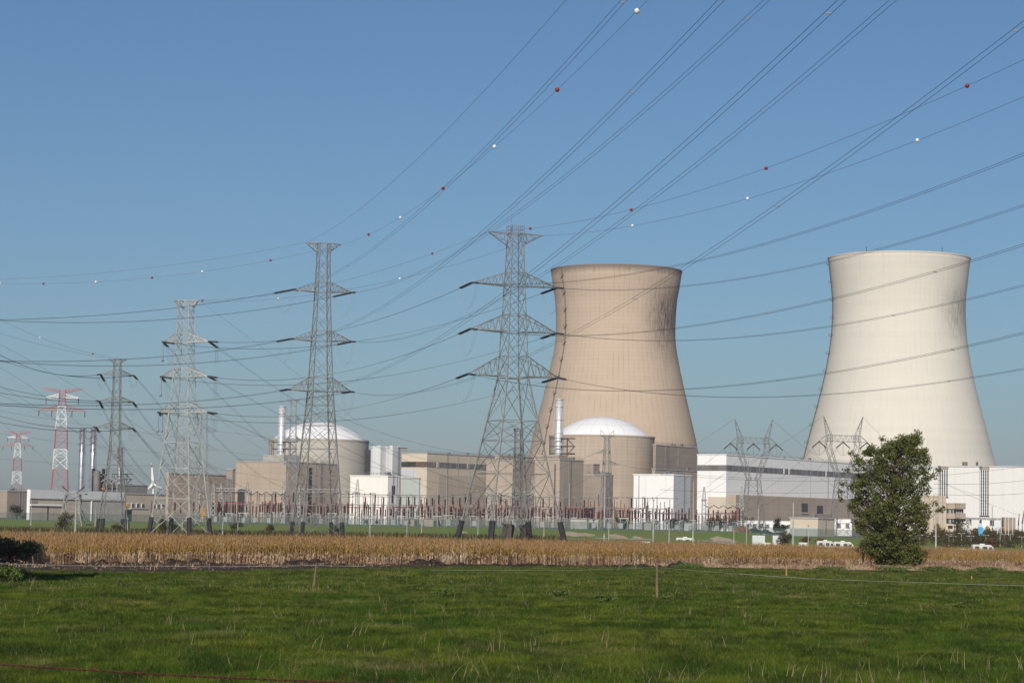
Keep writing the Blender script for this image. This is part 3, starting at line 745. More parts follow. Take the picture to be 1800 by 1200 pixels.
P4 = pylon('P4', 'grey pylon behind the long white roofed shed at the left', 198, 600, DEG(20), 43.0,
      [(0,6.6),(20,2.5),(25.6,2.2),(32.2,1.9),(39,1.7),(43,1.5)], [(25.6,4.9,4.3,1.6),(32.2,4.3,4.2,1.4),(38.9,4.2,4.2,1.4)], (2.4,1.0), .15, .075, 'steel', ('boot',3.0,.5), 0, None, 20)
far3 = [(7.0,2.0),(14,2.0)]
def farpylon(key, label, px, D, yaw, ztop, wb, arms, half, zb=2.0):
    return pylon(key, label, px, D, yaw, ztop, [(zb,wb),(ztop*.5,wb*.45),(ztop,wb*.3)], arms, (half,1.2), .16, .09, 'steel_far', None, 0)
farpylon('P5', 'distant grey pylon seen right of the broad pale pylon above the tan wall', 354, 980, DEG(15), 46.5, 7, [(23.5,6.0,6.5,2.5),(31.2,6.2,6.3,2.5),(38.8,6.0,6.2,2.5)], 3.2)
farpylon('P6', 'most distant grey pylon seen through the legs of the broad pale pylon', 315, 1380, DEG(15), 49, 8, [(27,6.5,6.5,2.8),(34.5,6.5,6.5,2.8),(42,6.3,6.3,2.8)], 3.4)
farpylon('P7', 'slim distant pylon beside the left metal stack', 511, 820, DEG(10), 44.6, 5.5, [(22,3.2,3.0,1.8),(30.3,3.0,3.0,1.8),(37.3,3.0,3.0,1.8)], 2.6)
# red and white river crossing pylons
def rw_pylon(label, px, D, k=1.0):
    b = G(px, D, 0); o = thing('striped_pylon', label, 'pylon', b, DEG(8), 'red and white pylons far left')
    S = D/F; Z = lambda y: (862-y)*.358*k
    prof = [(0,9.6),(Z(757),7.0),(Z(717),4.6),(Z(697),4.0),(Z(688),3.4)]
    prof = [(z+20.0, w) for z, w in prof]; prof = [(2, 12.2)]+prof
    bands = [(2,20+Z(828),'redp_hazed'),(20+Z(828),20+Z(793),'whitep'),(20+Z(793),20+Z(757),'redp_hazed'),(20+Z(757),20+Z(717),'whitep'),(20+Z(717),20+Z(690),'redp_hazed')]
    for a, c, mt in bands:
        q = MB(); wa, wc = width_at(prof,a)/2, width_at(prof,c)/2
        for s in SG: q.bar((s[0]*wa,s[1]*wa,a),(s[0]*wc,s[1]*wc,c), .24)
        lattice(q, prof, levels(prof, a, c, .9), .17, .19, (), True); q.build('mast_section', M[mt], o)
    for y, hw, ht, mt, up in ((725,14.3,3.0,'redp_hazed',0),(703,10.2,2.6,'whitep',0),(694,12.8,2.0,'redp_hazed',3.0)):
        z = 20+Z(y)
        for s in (-1,1):
            q = MB(); arm(q, z, s*hw, ht, prof, .22, up if up else .3, 6); q.build('crossarm', M[mt], o)
    for x, y in ((-14.2,725),(-6.2,725),(6.2,725),(14.2,725),(-10,703),(10,703)):
        q = MB(); z = 20+Z(y); q.bar((x,0,z),(x,0,z-3.9), .26, 6); q.build('insulator', M['insul'], o)
    return o
rw_pylon('nearer and taller of the two red and white striped pylons', 103, 1500)
rw_pylon('smaller and farther red and white striped pylon at the far left', 27.5, 2300)
# secondary mast between the legs of the cage-topped pylon
q0 = pylon('P8', 'short pale lattice mast standing between the legs of the cage topped pylon', 908, 432, DEG(12), 20.6,
      [(0,4.1),(7,1.5),(20.6,1.1)], [], (.9,.5), .1, .055, 'steel', ('boot_b',3.3,.75), 0)
P9 = pylon('P9', 'small grey pylon with staggered arms before the right brown drum', 1065, 800, DEG(18), 33.2,
      [(2,5.0),(12,3.2),(33.2,1.3)], [(19.6,5.2,.8,1.4),(23.4,.8,4.2,1.4),(27.2,4.0,.8,1.4)], (2.4,.8), .12, .06, 'steel', None, 0)
q = MB()
for s in (-1,1): q.bar((s*.6,0,33.2),(s*2.3,0,35.0),.07); q.bar((s*2.3,0,33.2),(s*2.3,0,35.0),.07)
q.build('earth_wire_horn', M['steel'], P9)
# delta pylons
def delta(key, label, px, D, ztop, yaw=DEG(12)):
    b = G(px, D, 0); o = thing('delta_pylon', label, 'pylon', b, yaw, 'wide headed delta pylons'); z0 = terr(b.x, D)-.1
    kz = (ztop-2)/37.0; Z = lambda h: 2+h*kz; mt = M['steel']
    def strut(a, c, w0, w1, nm, n=7, r=.09):
        a = Vector(a); c = Vector(c); q = MB(); L = []
        for sx in (-1,1):
            for sy in (-1,1):
                p = a+Vector((sx*w0/2, sy*w0/2, 0)); e = c+Vector((sx*w1/2, sy*w1/2, 0)); L.append((p,e)); q.bar(p, e, r, 4)
        for i, j in ((0,1),(1,3),(3,2),(2,0)):
            for k in range(n):
                t0, t1 = k/n, (k+1)/n; A, B = (L[i], L[j]) if k % 2 else (L[j], L[i])
                q.bar(A[0].lerp(A[1], t0), B[0].lerp(B[1], t1), r*.6, 4, cap=False)
        q.build(nm, mt, o)
    prof = [(z0,7.4),(Z(5),6.0),(Z(17),4.0)]
    q = MB()
    for a, c in zip(prof, prof[1:]):
        for s in SG: q.bar((s[0]*a[1]/2,s[1]*a[1]/2,a[0]),(s[0]*c[1]/2,s[1]*c[1]/2,c[0]), .12)
    lattice(q, prof, [z0, Z(5), Z(9.5), Z(13.5), Z(17)], .07, .08, (Z(5),Z(9.5),Z(13.5),Z(17)), True); q.build('lower_body', mt, o)
    for s in (-1,1):
        strut((s*1.4,0,Z(17)), (s*5.0,0,Z(27.5)), 1.3, 1.8, 'fork_leg', 8)
        strut((s*5.0,0,Z(27.5)), (s*4.6,0,Z(31.0)), 1.8, 1.6, 'fork_leg', 3)
        strut((s*4.6,0,Z(31)), (s*6.6,0,Z(37.3)), 1.6, .1, 'earth_wire_horn', 6, .07)
    q = MB(); zb, zt_ = Z(29.2), Z(31.2)
    for y in (-.8,.8):
        q.bar((-8.2,0,zb),(-5.5,y,zt_),.08); q.bar((8.2,0,zb),(5.5,y,zt_),.08); q.bar((-5.5,y,zt_),(5.5,y,zt_),.09); q.bar((-8.2,y*.3,zb),(8.2,y*.3,zb),.09)
        for k in range(12):
            x = -5.5+k*11/12; q.bar((x,y,zt_ if k%2 else zb),(x+11/12,y,zb if k%2 else zt_),.05)
    for k in range(8): x = -5.5+k*11/7; q.bar((x,-.8,zt_),(x,.8,zt_),.05)
    q.build('beam', mt, o)
    mw = Matrix.Translation(b) @ Matrix.Rotation(yaw, 4, 'Z')
    tp_ = {}
    for i, x in enumerate((-8.0, 0, 8.0)):
        tp_[i] = mw @ Vector((x,0,zb))
        for s in (-1,1):
            q = MB(); q.bar((x,0,zb-.1),(x+s*2.3,0,zb-2.0), .17, 6); q.build('insulator', M['insul'], o)
        q = MB(); q.bar((x,0,zb-.1),(x,0,zb-4.4), .07, 6); q.build('hanging_insulator', M['steel'], o)
        q = MB(); q.tube([(x-2.3+4.6*t, 0, zb-2.0-9.5*t*(1-t)) for t in [k/10 for k in range(11)]], .035, 4); q.build('jumper_wire', M['wire'], o)
    tp_['hL'] = mw @ Vector((-6.6,0,Z(37.3))); tp_['hR'] = mw @ Vector((6.6,0,Z(37.3))); TIPS[key] = tp_
delta('D1', 'wide headed delta pylon against the sky between the two cooling towers', 1323, 800, 39.2)
delta('D2', 'wide headed delta pylon against the foot of the cream cooling tower', 1481, 760, 38.8)

# ------------------------------------------------------------------ overhead lines
JUMP = {}
def solve_line(A, B, mpx, mpy):
    """sag (metres) so that the parabola A-B passes the sight line through a photo point"""
    lo, hi = -30, 60
    def f(s):
        best = None
        prev = None
        for k in range(0, 121):
            t = k/120*1.0; P = A.lerp(B, t); P.z -= 4*s*t*(1-t); q_ = P-CC; zf = q_.dot(FW)
            if zf <= 1: break
            x = 900+F*q_.dot(CR)/zf; y = 600-F*q_.dot(CU)/zf
            if prev and (prev[0]-mpx)*(x-mpx) <= 0 and abs(x-prev[0]) > 1e-6:
                u = (mpx-prev[0])/(x-prev[0]); return prev[1]+(y-prev[1])*u
            prev = (x, y)
        return None
    for _ in range(30):
        m_ = (lo+hi)/2; y = f(m_)
        if y is None: return 6.
        if y < mpy: lo = m_
        else: hi = m_
    return (lo+hi)/2
NW = [0]
def line(label, A, mid, B, twin=True, r=.0155, over=1.22, mat='wire', keyA=None, keyB=None, name='power_line', balls=(), group=None, spacer=45, slen=3.6, jl=True, cat='power line'):
    """A: (pylon key, tip) or point; B point"""
    tA = TIPS[A[0]][A[1]] if isinstance(A, tuple) else A
    tB = TIPS[B[0]][B[1]] if isinstance(B, tuple) else B
    sag = solve_line(tA, tB, *mid); L = (tB-tA).length
    def pt(t): P = tA.lerp(tB, t); P.z -= 4*sag*t*(1-t); return P
    t0 = 0.; t1 = over
    def string(key, ta, tb):
        o, imw = MAST[key]; a, b = pt(ta), pt(tb); m_ = MB()
        d = (b-a).normalized(); sd = d.cross(Vector((0,0,1))).normalized()*.16
        for s in (-1,1):
            p = imw @ (a+sd*s); q_ = imw @ (b+sd*s); m_.bar(p, q_, .17, 6)
        p = imw @ b; m_.bar(p-Vector((.35,0,0)), p+Vector((.35,0,0)), .07)
        m_.build('insulator_string', M['insul'], o); return b
    if isinstance(A, tuple) and A[0] in MAST and twin:
        t0 = slen/L; e = string(A[0], 0, t0); JUMP.setdefault(A, []).append(e)
    if isinstance(B, tuple) and B[0] in MAST and twin:
        t1 = 1-slen/L; e = string(B[0], 1, t1); JUMP.setdefault(B, []).append(e)
    elif isinstance(B, tuple): t1 = 1.
    n = 64; m_ = MB(); d0 = (tB-tA); d0.z = 0; sd = d0.normalized().cross(Vector((0,0,1)))*.17
    P = [pt(t0+(t1-t0)*k/n) for k in range(n+1)]
    P = [p for p in P if p.y > 6]
    if twin:
        for s in (-1,1): m_.tube([p+sd*s+Vector((0,0,.04*s)) for p in P], r, 3)
    else: m_.tube(P, r, 3)
    o = tag(m_.build(name, M[mat]), label, cat, group)
    if twin and spacer and L*(t1-t0) > 80:
        k = spacer
        while k < L*t1-10:
            p = pt(t0+k/L)
            if p.y > 20:
                q_ = MB(); q_.bar(p-sd*1.15, p+sd*1.15-Vector((0,0,.03)), .045, 4); q_.bar(p-sd*1.15-Vector((0,0,.1)), p-sd*.6, .045,4); q_.build('spacer', M['steel_far'], o)
            k += spacer
    for (bx, c) in balls:
        # place ball where the wire crosses column bx
        lo_, hi_ = t0, t1; best = min((abs(900+F*(pt(t)-CC).dot(CR)/(pt(t)-CC).dot(FW)-bx), t) for t in [t0+(t1-t0)*k/600 for k in range(601)] if (pt(t)-CC).dot(FW) > 5)
        q_ = MB(); q_.sphere(tuple(pt(best[1])), .23, 12); q_.build('marker_ball', M['redp' if c == 'r' else 'whitep'], o, True)
    return o
def Bz(px, py, z): return Wz(px, py, z)
zt = lambda k, t: TIPS[k][t].z
g2 = 'overhead lines leaving the slender pylon'; g1 = 'overhead lines leaving the cage topped pylon'; g3 = 'overhead lines leaving the broad pale pylon'; g4 = 'overhead lines leaving the pylon behind the shed'
line('thin earth wire rising alone to the top edge, leftmost of the rising lines', ('P2',(0,'L')), (705,306), Bz(995,0,46), False, .016, mat='wire_e', group=g2)
line('earth wire with red and white marker balls rising from the slender pylon', ('P2',(0,'R')), (779,331), Bz(1139,0,46), False, .015, mat='wire_e', balls=((648,'r'),(704,'w'),(779,'r'),(869,'w'),(980,'r'),(1120,'w')), group=g2)
line('twin cable beside the ball marked wire, from the slender pylon left top arm', ('P2',(3,'L')), (697,405), Bz(1097,0,41), group=g2)
line('twin cable rising from the right top arm of the slender pylon', ('P2',(3,'R')), (902,379), Bz(1348,0,41), group=g2)
line('twin cable rising from the left middle arm of the slender pylon', ('P2',(2,'L')), (844,412), Bz(1268,0,36), group=g2)
line('twin cable rising from the right middle arm of the slender pylon', ('P2',(2,'R')), (1022,438), Bz(1570,0,36), group=g2)
line('twin cable rising from the left lower arm of the slender pylon', ('P2',(1,'L')), (833,554), Bz(1480,0,31), group=g2)
line('twin cable rising from the right lower arm of the slender pylon across the brown tower', ('P2',(1,'R')), (1025,576), Bz(1800,42,31), group=g2)
line('upper earth wire running left from the slender pylon', ('P2',(0,'L')), (300,466), Bz(0,491,47), False, .022, mat='wire_e', group=g2)
line('earth wire with five marker balls running left from the slender pylon', ('P2',(0,'R')), (267,488), Bz(-10,497.5,47), False, .022, mat='wire_e', balls=((0,'w'),(77,'r'),(168,'w'),(267,'r'),(356,'w'),(475,'r')), group=g2)
for (lv, sd_, mid, b, nm) in ((3,'L',(300,542),(0,562),'top left'),(3,'R',(232,565),(0,563),'top right'),(2,'L',(112,635),(0,634),'middle left'),(2,'R',(125,642),(0,635),'middle right'),(1,'L',(342,705),(0,709),'lower left'),(1,'R',(342,717),(0,712),'lower right')):
    line('twin cable sagging left out of view from the %s arm of the slender pylon' % nm, ('P2',(lv,sd_)), mid, Bz(b[0], b[1], zt('P2',(lv,sd_))-8.5), r=.024, group=g2)
line('earth wire with marker balls between the cage topped and the broad pale pylon', ('P1',(0,'L')), (700,466), ('P3',(0,'R')), False, .024, mat='wire_e', balls=((760,'r'),(523,'r'),(356,'r')), group=g1)
line('lower earth wire between the cage topped and the broad pale pylon', ('P1',(0,'R')), (703,490), ('P3',(0,'L')), False, .024, mat='wire_e', balls=((703,'w'),(489,'w')), group=g1)
for (lv, sd_, mid, nm) in ((3,'L',(580,584),'top left'),(3,'R',(628,600),'top right'),(2,'L',(584,657),'middle left'),(2,'R',(633,667),'middle right'),(1,'L',(622,717),'lower left'),(1,'R',(643,735),'lower right')):
    line('twin cable from the cage topped pylon %s arm to the broad pale pylon' % nm, ('P1',(lv,sd_)), mid, ('P3',(lv,'R' if sd_ == 'L' else 'L')), r=.023, group=g1)
line('upper earth wire with red balls running right from the cage topped pylon', ('P1',(0,'L')), (1346,296), Bz(1800,105,47), False, .021, mat='wire_e', balls=((932,'r'),(1110,'r'),(1346,'r'),(1701,'r')), group=g1)
line('lower earth wire with white balls running right from the cage topped pylon', ('P1',(0,'R')), (1315,349), Bz(1800,170,47), False, .021, mat='wire_e', balls=((1112,'w'),(1315,'w'),(1612,'w')), group=g1)
for (lv, sd_, mid, b, nm) in ((3,'R',(1400,472),(1800,361),'top right'),(3,'L',(1233,457),(1800,271),'top left'),(2,'R',(1400,582),(1800,501.5),'middle right'),(2,'L',(1308,558),(1800,430),'middle left'),(1,'R',(1400,696),(1800,648),'lower right'),(1,'L',(1200,684),(1800,585),'lower left')):
    line('twin cable crossing before the towers from the cage topped pylon %s arm' % nm, ('P1',(lv,sd_)), mid, Bz(b[0], b[1], zt('P1',(lv,sd_))-7), r=.022, group=g1)
# down leads from the broad pale pylon to the switchyard gantries
for (lv, sd_, mid, e, nm) in ((3,'R',(490,685),(872,862,735),'top right'),(2,'R',(489,727),(760,860,730),'middle right'),(1,'R',(467,770),(627,852,725),'lower right'),(3,'L',(390,700),(560,862,730),'top left'),(2,'L',(380,770),(500,858,725),'middle left'),(1,'L',(360,812),(433,858,725),'lower left')):
    line('twin down lead from the %s arm of the broad pale pylon into the switchyard' % nm, ('P3',(lv,sd_)), mid, W(*e), r=.025, over=1., group=g3, slen=4.8)
line('earth wire falling right from the top of the broad pale pylon', ('P3',(0,'R')), (470,617), W(700,800,735), False, .02, 1., 'wire_e', group=g3)
for (lv, sd_, mid, b, nm) in ((3,'L',(50,645),(0,624),'top left'),(2,'L',(60,693),(0,680),'middle left'),(1,'L',(60,745),(0,731),'lower left'),(3,'R',(60,650),(0,633),'top right'),(2,'R',(80,702),(0,690),'middle right'),(1,'R',(60,752),(0,742),'lower right')):
    line('twin cable rising left from the %s arm of the pylon behind the shed' % nm, ('P4',(lv,sd_)), mid, Bz(b[0], b[1], zt('P4',(lv,sd_))-3), r=.035, group=g4)
for (lv, sd_, mid, e, nm) in ((3,'R',(300,738),(373,850,728),'top right'),(2,'R',(290,778),(387,855,735),'middle right'),(1,'R',(290,812),(355,868,735),'lower right'),(3,'L',(240,758),(345,862,730),'top left'),(2,'L',(225,795),(330,868,735),'middle left'),(1,'L',(215,815),(300,872,735),'lower left')):
    line('twin down lead from the %s arm of the pylon behind the shed' % nm, ('P4',(lv,sd_)), mid, W(*e), r=.033, over=1., group=g4, slen=4.4)
line('ball marked earth wire falling from the left edge to the pylon behind the shed', ('P4',(0,'R')), (70,593), Bz(0,562,48), False, .024, mat='wire_e', balls=((163,'r'),(70,'w')), group=g4)
line('plain earth wire falling from the left edge to the pylon behind the shed', ('P4',(0,'L')), (90,610), Bz(0,586,48), False, .024, mat='wire_e', group=g4)
# thin far spans crossing low on the left
gf = 'far thin spans behind the left pylons'
for i, (a, m_, b, D, lb) in enumerate([((-10,672),(150,770),(300,872),900,'steep far span from the left edge across the two steel chimneys'),((-10,690),(110,745),(290,862),950,'second far span falling behind the nearer striped pylon'),((-10,640),(90,705),(240,840),1000,'far span crossing the top of the nearer striped pylon'),((-10,735),(60,790),(120,850),1100,'short far span falling beside the farther striped pylon'),
        ((-10,600),(150,690),(420,870),1000,'long faint far span from the left edge to the tan blocks'),((-10,760),(120,778),(330,800),1300,'flat far span passing behind the steel chimneys'),((-10,805),(130,815),(300,818),1350,'lowest flat far span at the left'),((-10,720),(140,745),(330,770),1300,'upper flat far span passing behind the steel chimneys')]):
    line(lb, W(a[0],a[1],D), m_, W(b[0],b[1],D*.95), False, .055, 1., 'wire_e', group=gf)
gs = 'thin spans in front of the domes'
for i, (k, t, m_, b, D, lb) in enumerate([('P5',(3,'R'),(470,768),(560,778),900,'thin span from the distant pylon top arm toward the left dome'),('P5',(2,'R'),(450,800),(560,806),900,'thin span from the distant pylon middle arm to the left drum'),('P5',(1,'R'),(470,840),(650,868),850,'thin span from the distant pylon lower arm along the tan block'),
        ('P5',(0,'R'),(480,800),(640,862),800,'earth wire from the distant pylon into the switchyard'),('P7',(3,'R'),(700,795),(880,830),800,'span from the slim distant pylon over the left dome'),('P7',(2,'R'),(690,830),(860,862),780,'lower span from the slim distant pylon past the ribbed block'),('P7',(0,'R'),(720,775),(1000,800),900,'faint upper span above the cream hall'),
        ('P9',(3,'L'),(900,850),(760,875),760,'span from the small staggered pylon left into the yard'),('P9',(2,'R'),(1180,830),(1420,838),900,'span from the small staggered pylon across the white box'),('P9',(1,'L'),(960,872),(870,880),760,'lower span from the small staggered pylon left into the yard')]):
    line(lb, TIPS[k][t].copy(), m_, W(b[0],b[1],D), False, .04, 1., 'wire', group=gs)
gd = 'spans of the wide headed delta pylons'
for i, (k, t, m_, b, D, lb) in enumerate([('D1',0,(1190,850),(1090,905),720,'lead from the left arm of the first delta pylon down left'),('D1',1,(1250,850),(1150,905),720,'lead from the middle of the first delta pylon down left'),('D1',2,(1300,830),(1205,885),720,'lead from the right arm of the first delta pylon down left'),
        ('D1',2,(1440,838),(1560,900),720,'lead from the right arm of the first delta pylon down right'),('D1','hL',(1240,770),(1150,830),800,'earth wire falling left from the first delta pylon'),('D1','hR',(1420,790),(1600,880),800,'earth wire falling right from the first delta pylon'),
        ('D2',0,(1330,870),(1240,905),720,'lead from the left arm of the second delta pylon down left'),('D2',1,(1360,880),(1300,900),720,'lead from the middle of the second delta pylon down left'),('D2','hL',(1340,800),(1240,850),800,'earth wire falling left from the second delta pylon'),('D2','hR',(1600,810),(1720,870),800,'earth wire falling right from the second delta pylon'),('D2',2,(1640,840),(1790,905),760,'lead from the right arm of the second delta pylon down right')]):
    line(lb, TIPS[k][t].copy(), m_, W(b[0],b[1],D), False, .035, 1., 'wire', group=gd)
for i, (a, m_, b, D, lb) in enumerate([((1160,860),(1400,866),(1660,857),760,'long level span across the white hall'),((1160,833),(1420,845),(1810,818),780,'upper long level span across the white halls'),((1640,850),(1720,850),(1810,843),720,'level span over the right white hall'),((1640,868),(1730,870),(1810,866),720,'lower level span over the right white hall')]):
    line(lb, W(a[0],a[1],D), m_, W(b[0],b[1],D), False, .045, 1., 'wire', group=gd)
# jumper loops under the arm tips
for (k, t), ends in JUMP.items():
    if len(ends) < 2: continue
    o, imw = MAST[k]; a, b = ends[0], ends[1]; dp = 4.2 if k != 'P4' else 2.8
    m_ = MB()
    for s in (-.2, .2):
        m_.tube([imw @ (a.lerp(b, u)+Vector((s, s*.4, -dp*4*u*(1-u)*(1 if s < 0 else .92)))) for u in [j/14 for j in range(15)]], .022, 4)
    m_.build('jumper_wire', M['steel_far'], o)
# hanging post insulators on the outer arms of the broad pale pylon
o, imw = MAST['P3']
for lv in (1,2,3):
    t = imw @ TIPS['P3'][(lv,'L')]
    for dx in ((0,) if lv > 1 else (0,.9)):
        q = MB(); q.bar(t+Vector((dx,0,0)), t+Vector((dx,0,-3.7)), .17, 6); q.build('hanging_insulator', M['insul_b'], o)
        q = MB(); q.bar(t+Vector((dx-.2,0,-3.9)), t+Vector((dx+.2,0,-3.9)), .28, 6); q.build('weight', M['steel_far'], o)
# ------------------------------------------------------------------ cooling towers
def tower(label, px, D, prof, mat, ladder_ang, nm):
    b = G(px, D, 2.0); o = thing('cooling_tower', label, 'cooling tower', (b.x, b.y, 0))
    outer = list(prof)
    inner = [(r-.35-.2*(170-z)/100, z) for r, z in prof][::-1]; top = outer[0]
    q = MB(); pr = []
    P = sorted(prof, key=lambda p: p[1])
    def rad(z):
        for (r0,z0),(r1,z1) in zip(P, P[1:]):
            if z0 <= z <= z1:
                i = P.index((r0,z0)); rm = P[i-1][0] if i > 0 else r0-(r1-r0); rp = P[i+2][0] if i+2 < len(P) else r1+(r1-r0)
                t = (z-z0)/(z1-z0); return .5*((2*r0)+(-rm+r1)*t+(2*rm-5*r0+4*r1-rp)*t*t+(-rm+3*r0-3*r1+rp)*t**3)
        return P[-1][0]
    zs = [P[0][1]+(P[-1][1]-P[0][1])*k/60 for k in range(61)]
    pr = [(rad(z), z) for z in zs]+[(rad(zs[-1])-.9, zs[-1])]+[(rad(z)-.9, z) for z in zs[::-1]]
    q.lathe(pr, 160); q.build('shell', M[mat], o, True)
    q = MB(); q.lathe([(rad(zs[-1])+.06, zs[-1]-.8),(rad(zs[-1])+.12, zs[-1]-.7),(rad(zs[-1])+.12, zs[-1]+.2),(rad(zs[-1])-.6, zs[-1]+.2)], 160); q.build('rim', M[mat], o)
    q = MB(); r0 = P[0][0]
    for k in range(48):
        a = 2*math.pi*k/48
        for s in (-1,1): q.bar((r0*math.cos(a), r0*math.sin(a), P[0][1]+.3), ((r0+2.5)*math.cos(a+s*.065), (r0+2.5)*math.sin(a+s*.065), 1.5), .55, 6)
    q.build('column_ring', M['concr'], o)
    q = MB()
    def lp(z, off=.5): a = ladder_ang; return Vector(((rad(z)+off)*math.sin(a), -(rad(z)+off)*math.cos(a), z))
    tn = Vector((math.cos(ladder_ang), math.sin(ladder_ang), 0))
    for s in (-.4, .4): q.tube([lp(z)+tn*s for z in zs], .1, 4)
    for k, z in enumerate([z for z in range(20, 170, 2)]): q.bar(lp(z)-tn*.45, lp(z)+tn*.45, .1)
    q.build('ladder', M['darkst'], o)
    for z in range(22, 168, 11):
        q = MB(); c = lp(z, 1.1); q.box(c.x-.8, c.x+.8, c.y-.8, c.y+.8, z, z+.2)
        for s in (-1,1): q.bar((c.x+s*1.1,c.y-1,z),(c.x+s*1.1,c.y-1,z+1.4),.12)
        q.bar((c.x-1.1,c.y-1,z+1.4),(c.x+1.1,c.y-1,z+1.4),.12); q.build('ladder_platform', M['darkst'], o)
    return o, rad
tower('brown stained concrete cooling tower, left of the two', 1077.5, 1577, [(43.5,171),(42.1,161),(40.4,151),(39.6,137),(39.8,124),(42.0,111),(45.4,95),(49.3,78.8),(53.3,62.3),(57.2,46),(67,10)], 'tower1', -1.0, 't1')
o, _ = tower('cream concrete cooling tower, right of the two', 1578, 1467, [(43.6,169.8),(42.1,157.9),(40.7,142.2),(40.9,129.6),(41.8,118.6),(44.2,102.9),(47.6,87.2),(51.6,71.5),(55.7,55.7),(59.4,43.2),(69,10)], 'tower2', -1.5, 't2')
for a in (-.62, .47):
    q = MB(); q.bar((43.5*math.sin(a), -43.5*math.cos(a), 169.5), (43.5*math.sin(a), -43.5*math.cos(a), 173), .2); q.build('lightning_rod', M['darkst'], o)

# ------------------------------------------------------------------ plant buildings on the plant grid
GA = R_(57); VA = Vector((math.cos(GA), math.sin(GA), 0)); VB = Vector((-math.sin(GA), math.cos(GA), 0))
class OB:
    """block with its near corner seen in column pxc, right face running to pxr, left face to pxl"""
    def __init__(s, pxl, pxc, pxr, ytop, D, z0=1.9, minb=6, mina=6):
        s.C = W(pxc, ytop, D); s.z1 = s.C.z; s.z0 = z0
        s.la = along(s.C, VA, pxr) if pxr > pxc+.5 else mina
        s.lb = along(s.C, VB, pxl) if pxl < pxc-.5 else minb
    def pt(s, a, b, z): return Vector((s.C.x, s.C.y, 0))+VA*a+VB*b+Vector((0,0,z))
    def blk(s, mb, a0, a1, b0, b1, z0, z1): mb.prism([tuple(s.pt(a,b,0))[:2] for a,b in ((a0,b0),(a1,b0),(a1,b1),(a0,b1))], z0, z1)
    def zpx(s, y, a=0, b=0):     # height seen at photo row y above the footprint point (a,b)
        P = s.pt(a,b,0); q = P-CC; # solve z
        lo, hi = -20, 200
        for _ in range(40):
            m_ = (lo+hi)/2; q.z = m_-H
            if 600-F*q.dot(CU)/q.dot(FW) > y: lo = m_
            else: hi = m_
        return lo
    def apx(s, px): return along(Vector((s.C.x,s.C.y,s.z1)), VA, px)
    def bpx(s, px): return along(Vector((s.C.x,s.C.y,s.z1)), VB, px)
def building(name, label, ob, mat, cat='building', parapet=True, group=None):
    o = thing(name, label, cat, (ob.C.x, ob.C.y, 0), 0, group); org = Vector((ob.C.x, ob.C.y, 0))
    q = MB(); ob.blk(q, 0, ob.la, 0, ob.lb, ob.z0, ob.z1); shift(q, org); q.build('wall', M[mat], o)
    if parapet:
        q = MB(); ob.blk(q, -.25, ob.la+.25, -.25, ob.lb+.25, ob.z1+.003, ob.z1+.45); shift(q, org); q.build('roof_edge', M['concr'] if mat not in ('white','white2','palegc') else M[mat], o)
    if parapet and ob.la*ob.lb > 60:
        rb_ = random.Random(int(ob.C.x*7)); q = MB()     # roof rail, vents and a cat ladder
        cs = [ob.pt(a,b,0) for a,b in ((.4,.4),(ob.la-.4,.4),(ob.la-.4,ob.lb-.4),(.4,ob.lb-.4))]
        for a, c in zip(cs, cs[1:]+cs[:1]):
            a = a+Vector((0,0,ob.z1+.45)); c = c+Vector((0,0,ob.z1+.45)); n_ = max(1, int((c-a).length/3))
            for k in range(n_): p = a.lerp(c, k/n_); q.bar(p, p+Vector((0,0,1.1)), .05)
            for h_ in (.6, 1.1): q.bar(a+Vector((0,0,h_)), c+Vector((0,0,h_)), .04)
        shift(q, org); q.build('roof_rail', M['steel'], o)
        for k in range(rb_.randint(2, 5)):
            a = rb_.uniform(.1,.8)*ob.la; b = rb_.uniform(.05,.4)*ob.lb; w_ = rb_.uniform(.5,1.3); q = MB(); ob.blk(q, a, a+w_*1.6, b, b+w_, ob.z1+.44, ob.z1+.5+w_*1.1); shift(q, org); q.build('roof_vent', M['steel'], o)
        q = MB(); a = rb_.uniform(.2,.7)*ob.la
        for s_ in (0,.5): P0 = ob.pt(a+s_, -.35, 2); P1_ = ob.pt(a+s_, -.35, ob.z1+1); q.bar(P0, P1_, .05)
        for k in range(int(ob.z1/.9)): q.bar(ob.pt(a,-.35,2+k*.9), ob.pt(a+.5,-.35,2+k*.9), .04)
        shift(q, org); q.build('wall_ladder', M['steel'], o)
        for k in range(2):
            q = MB(); a = rb_.uniform(.05,.95)*ob.la; P0 = ob.pt(a, -.2, 2); q.bar(P0, P0+Vector((0,0,ob.z1-2)), .11, 6); shift(q, org); q.build('downpipe', M['steel_far'], o)
    return o, org
def shift(q, org): q.v = [(x-org.x, y-org.y, z) for x,y,z in q.v]
def panel(o, org, ob, face, u0, u1, z0, z1, mat, name, th=.12, parent=None):
    q = MB()
    if face == 'a': ob.blk(q, u0, u1, -th, .02, z0, z1)     # on the long right face
    else: ob.blk(q, -th, .02, u0, u1, z0, z1)
    shift(q, org); return q.build(name, M[mat], parent or o)
def mull(o, org, ob, step, z0, z1, mat):
    for k in range(1, int(ob.la/step)):
        panel(o, org, ob, 'a', k*step, k*step+.22, z0, z1, mat, 'mullion', .2)
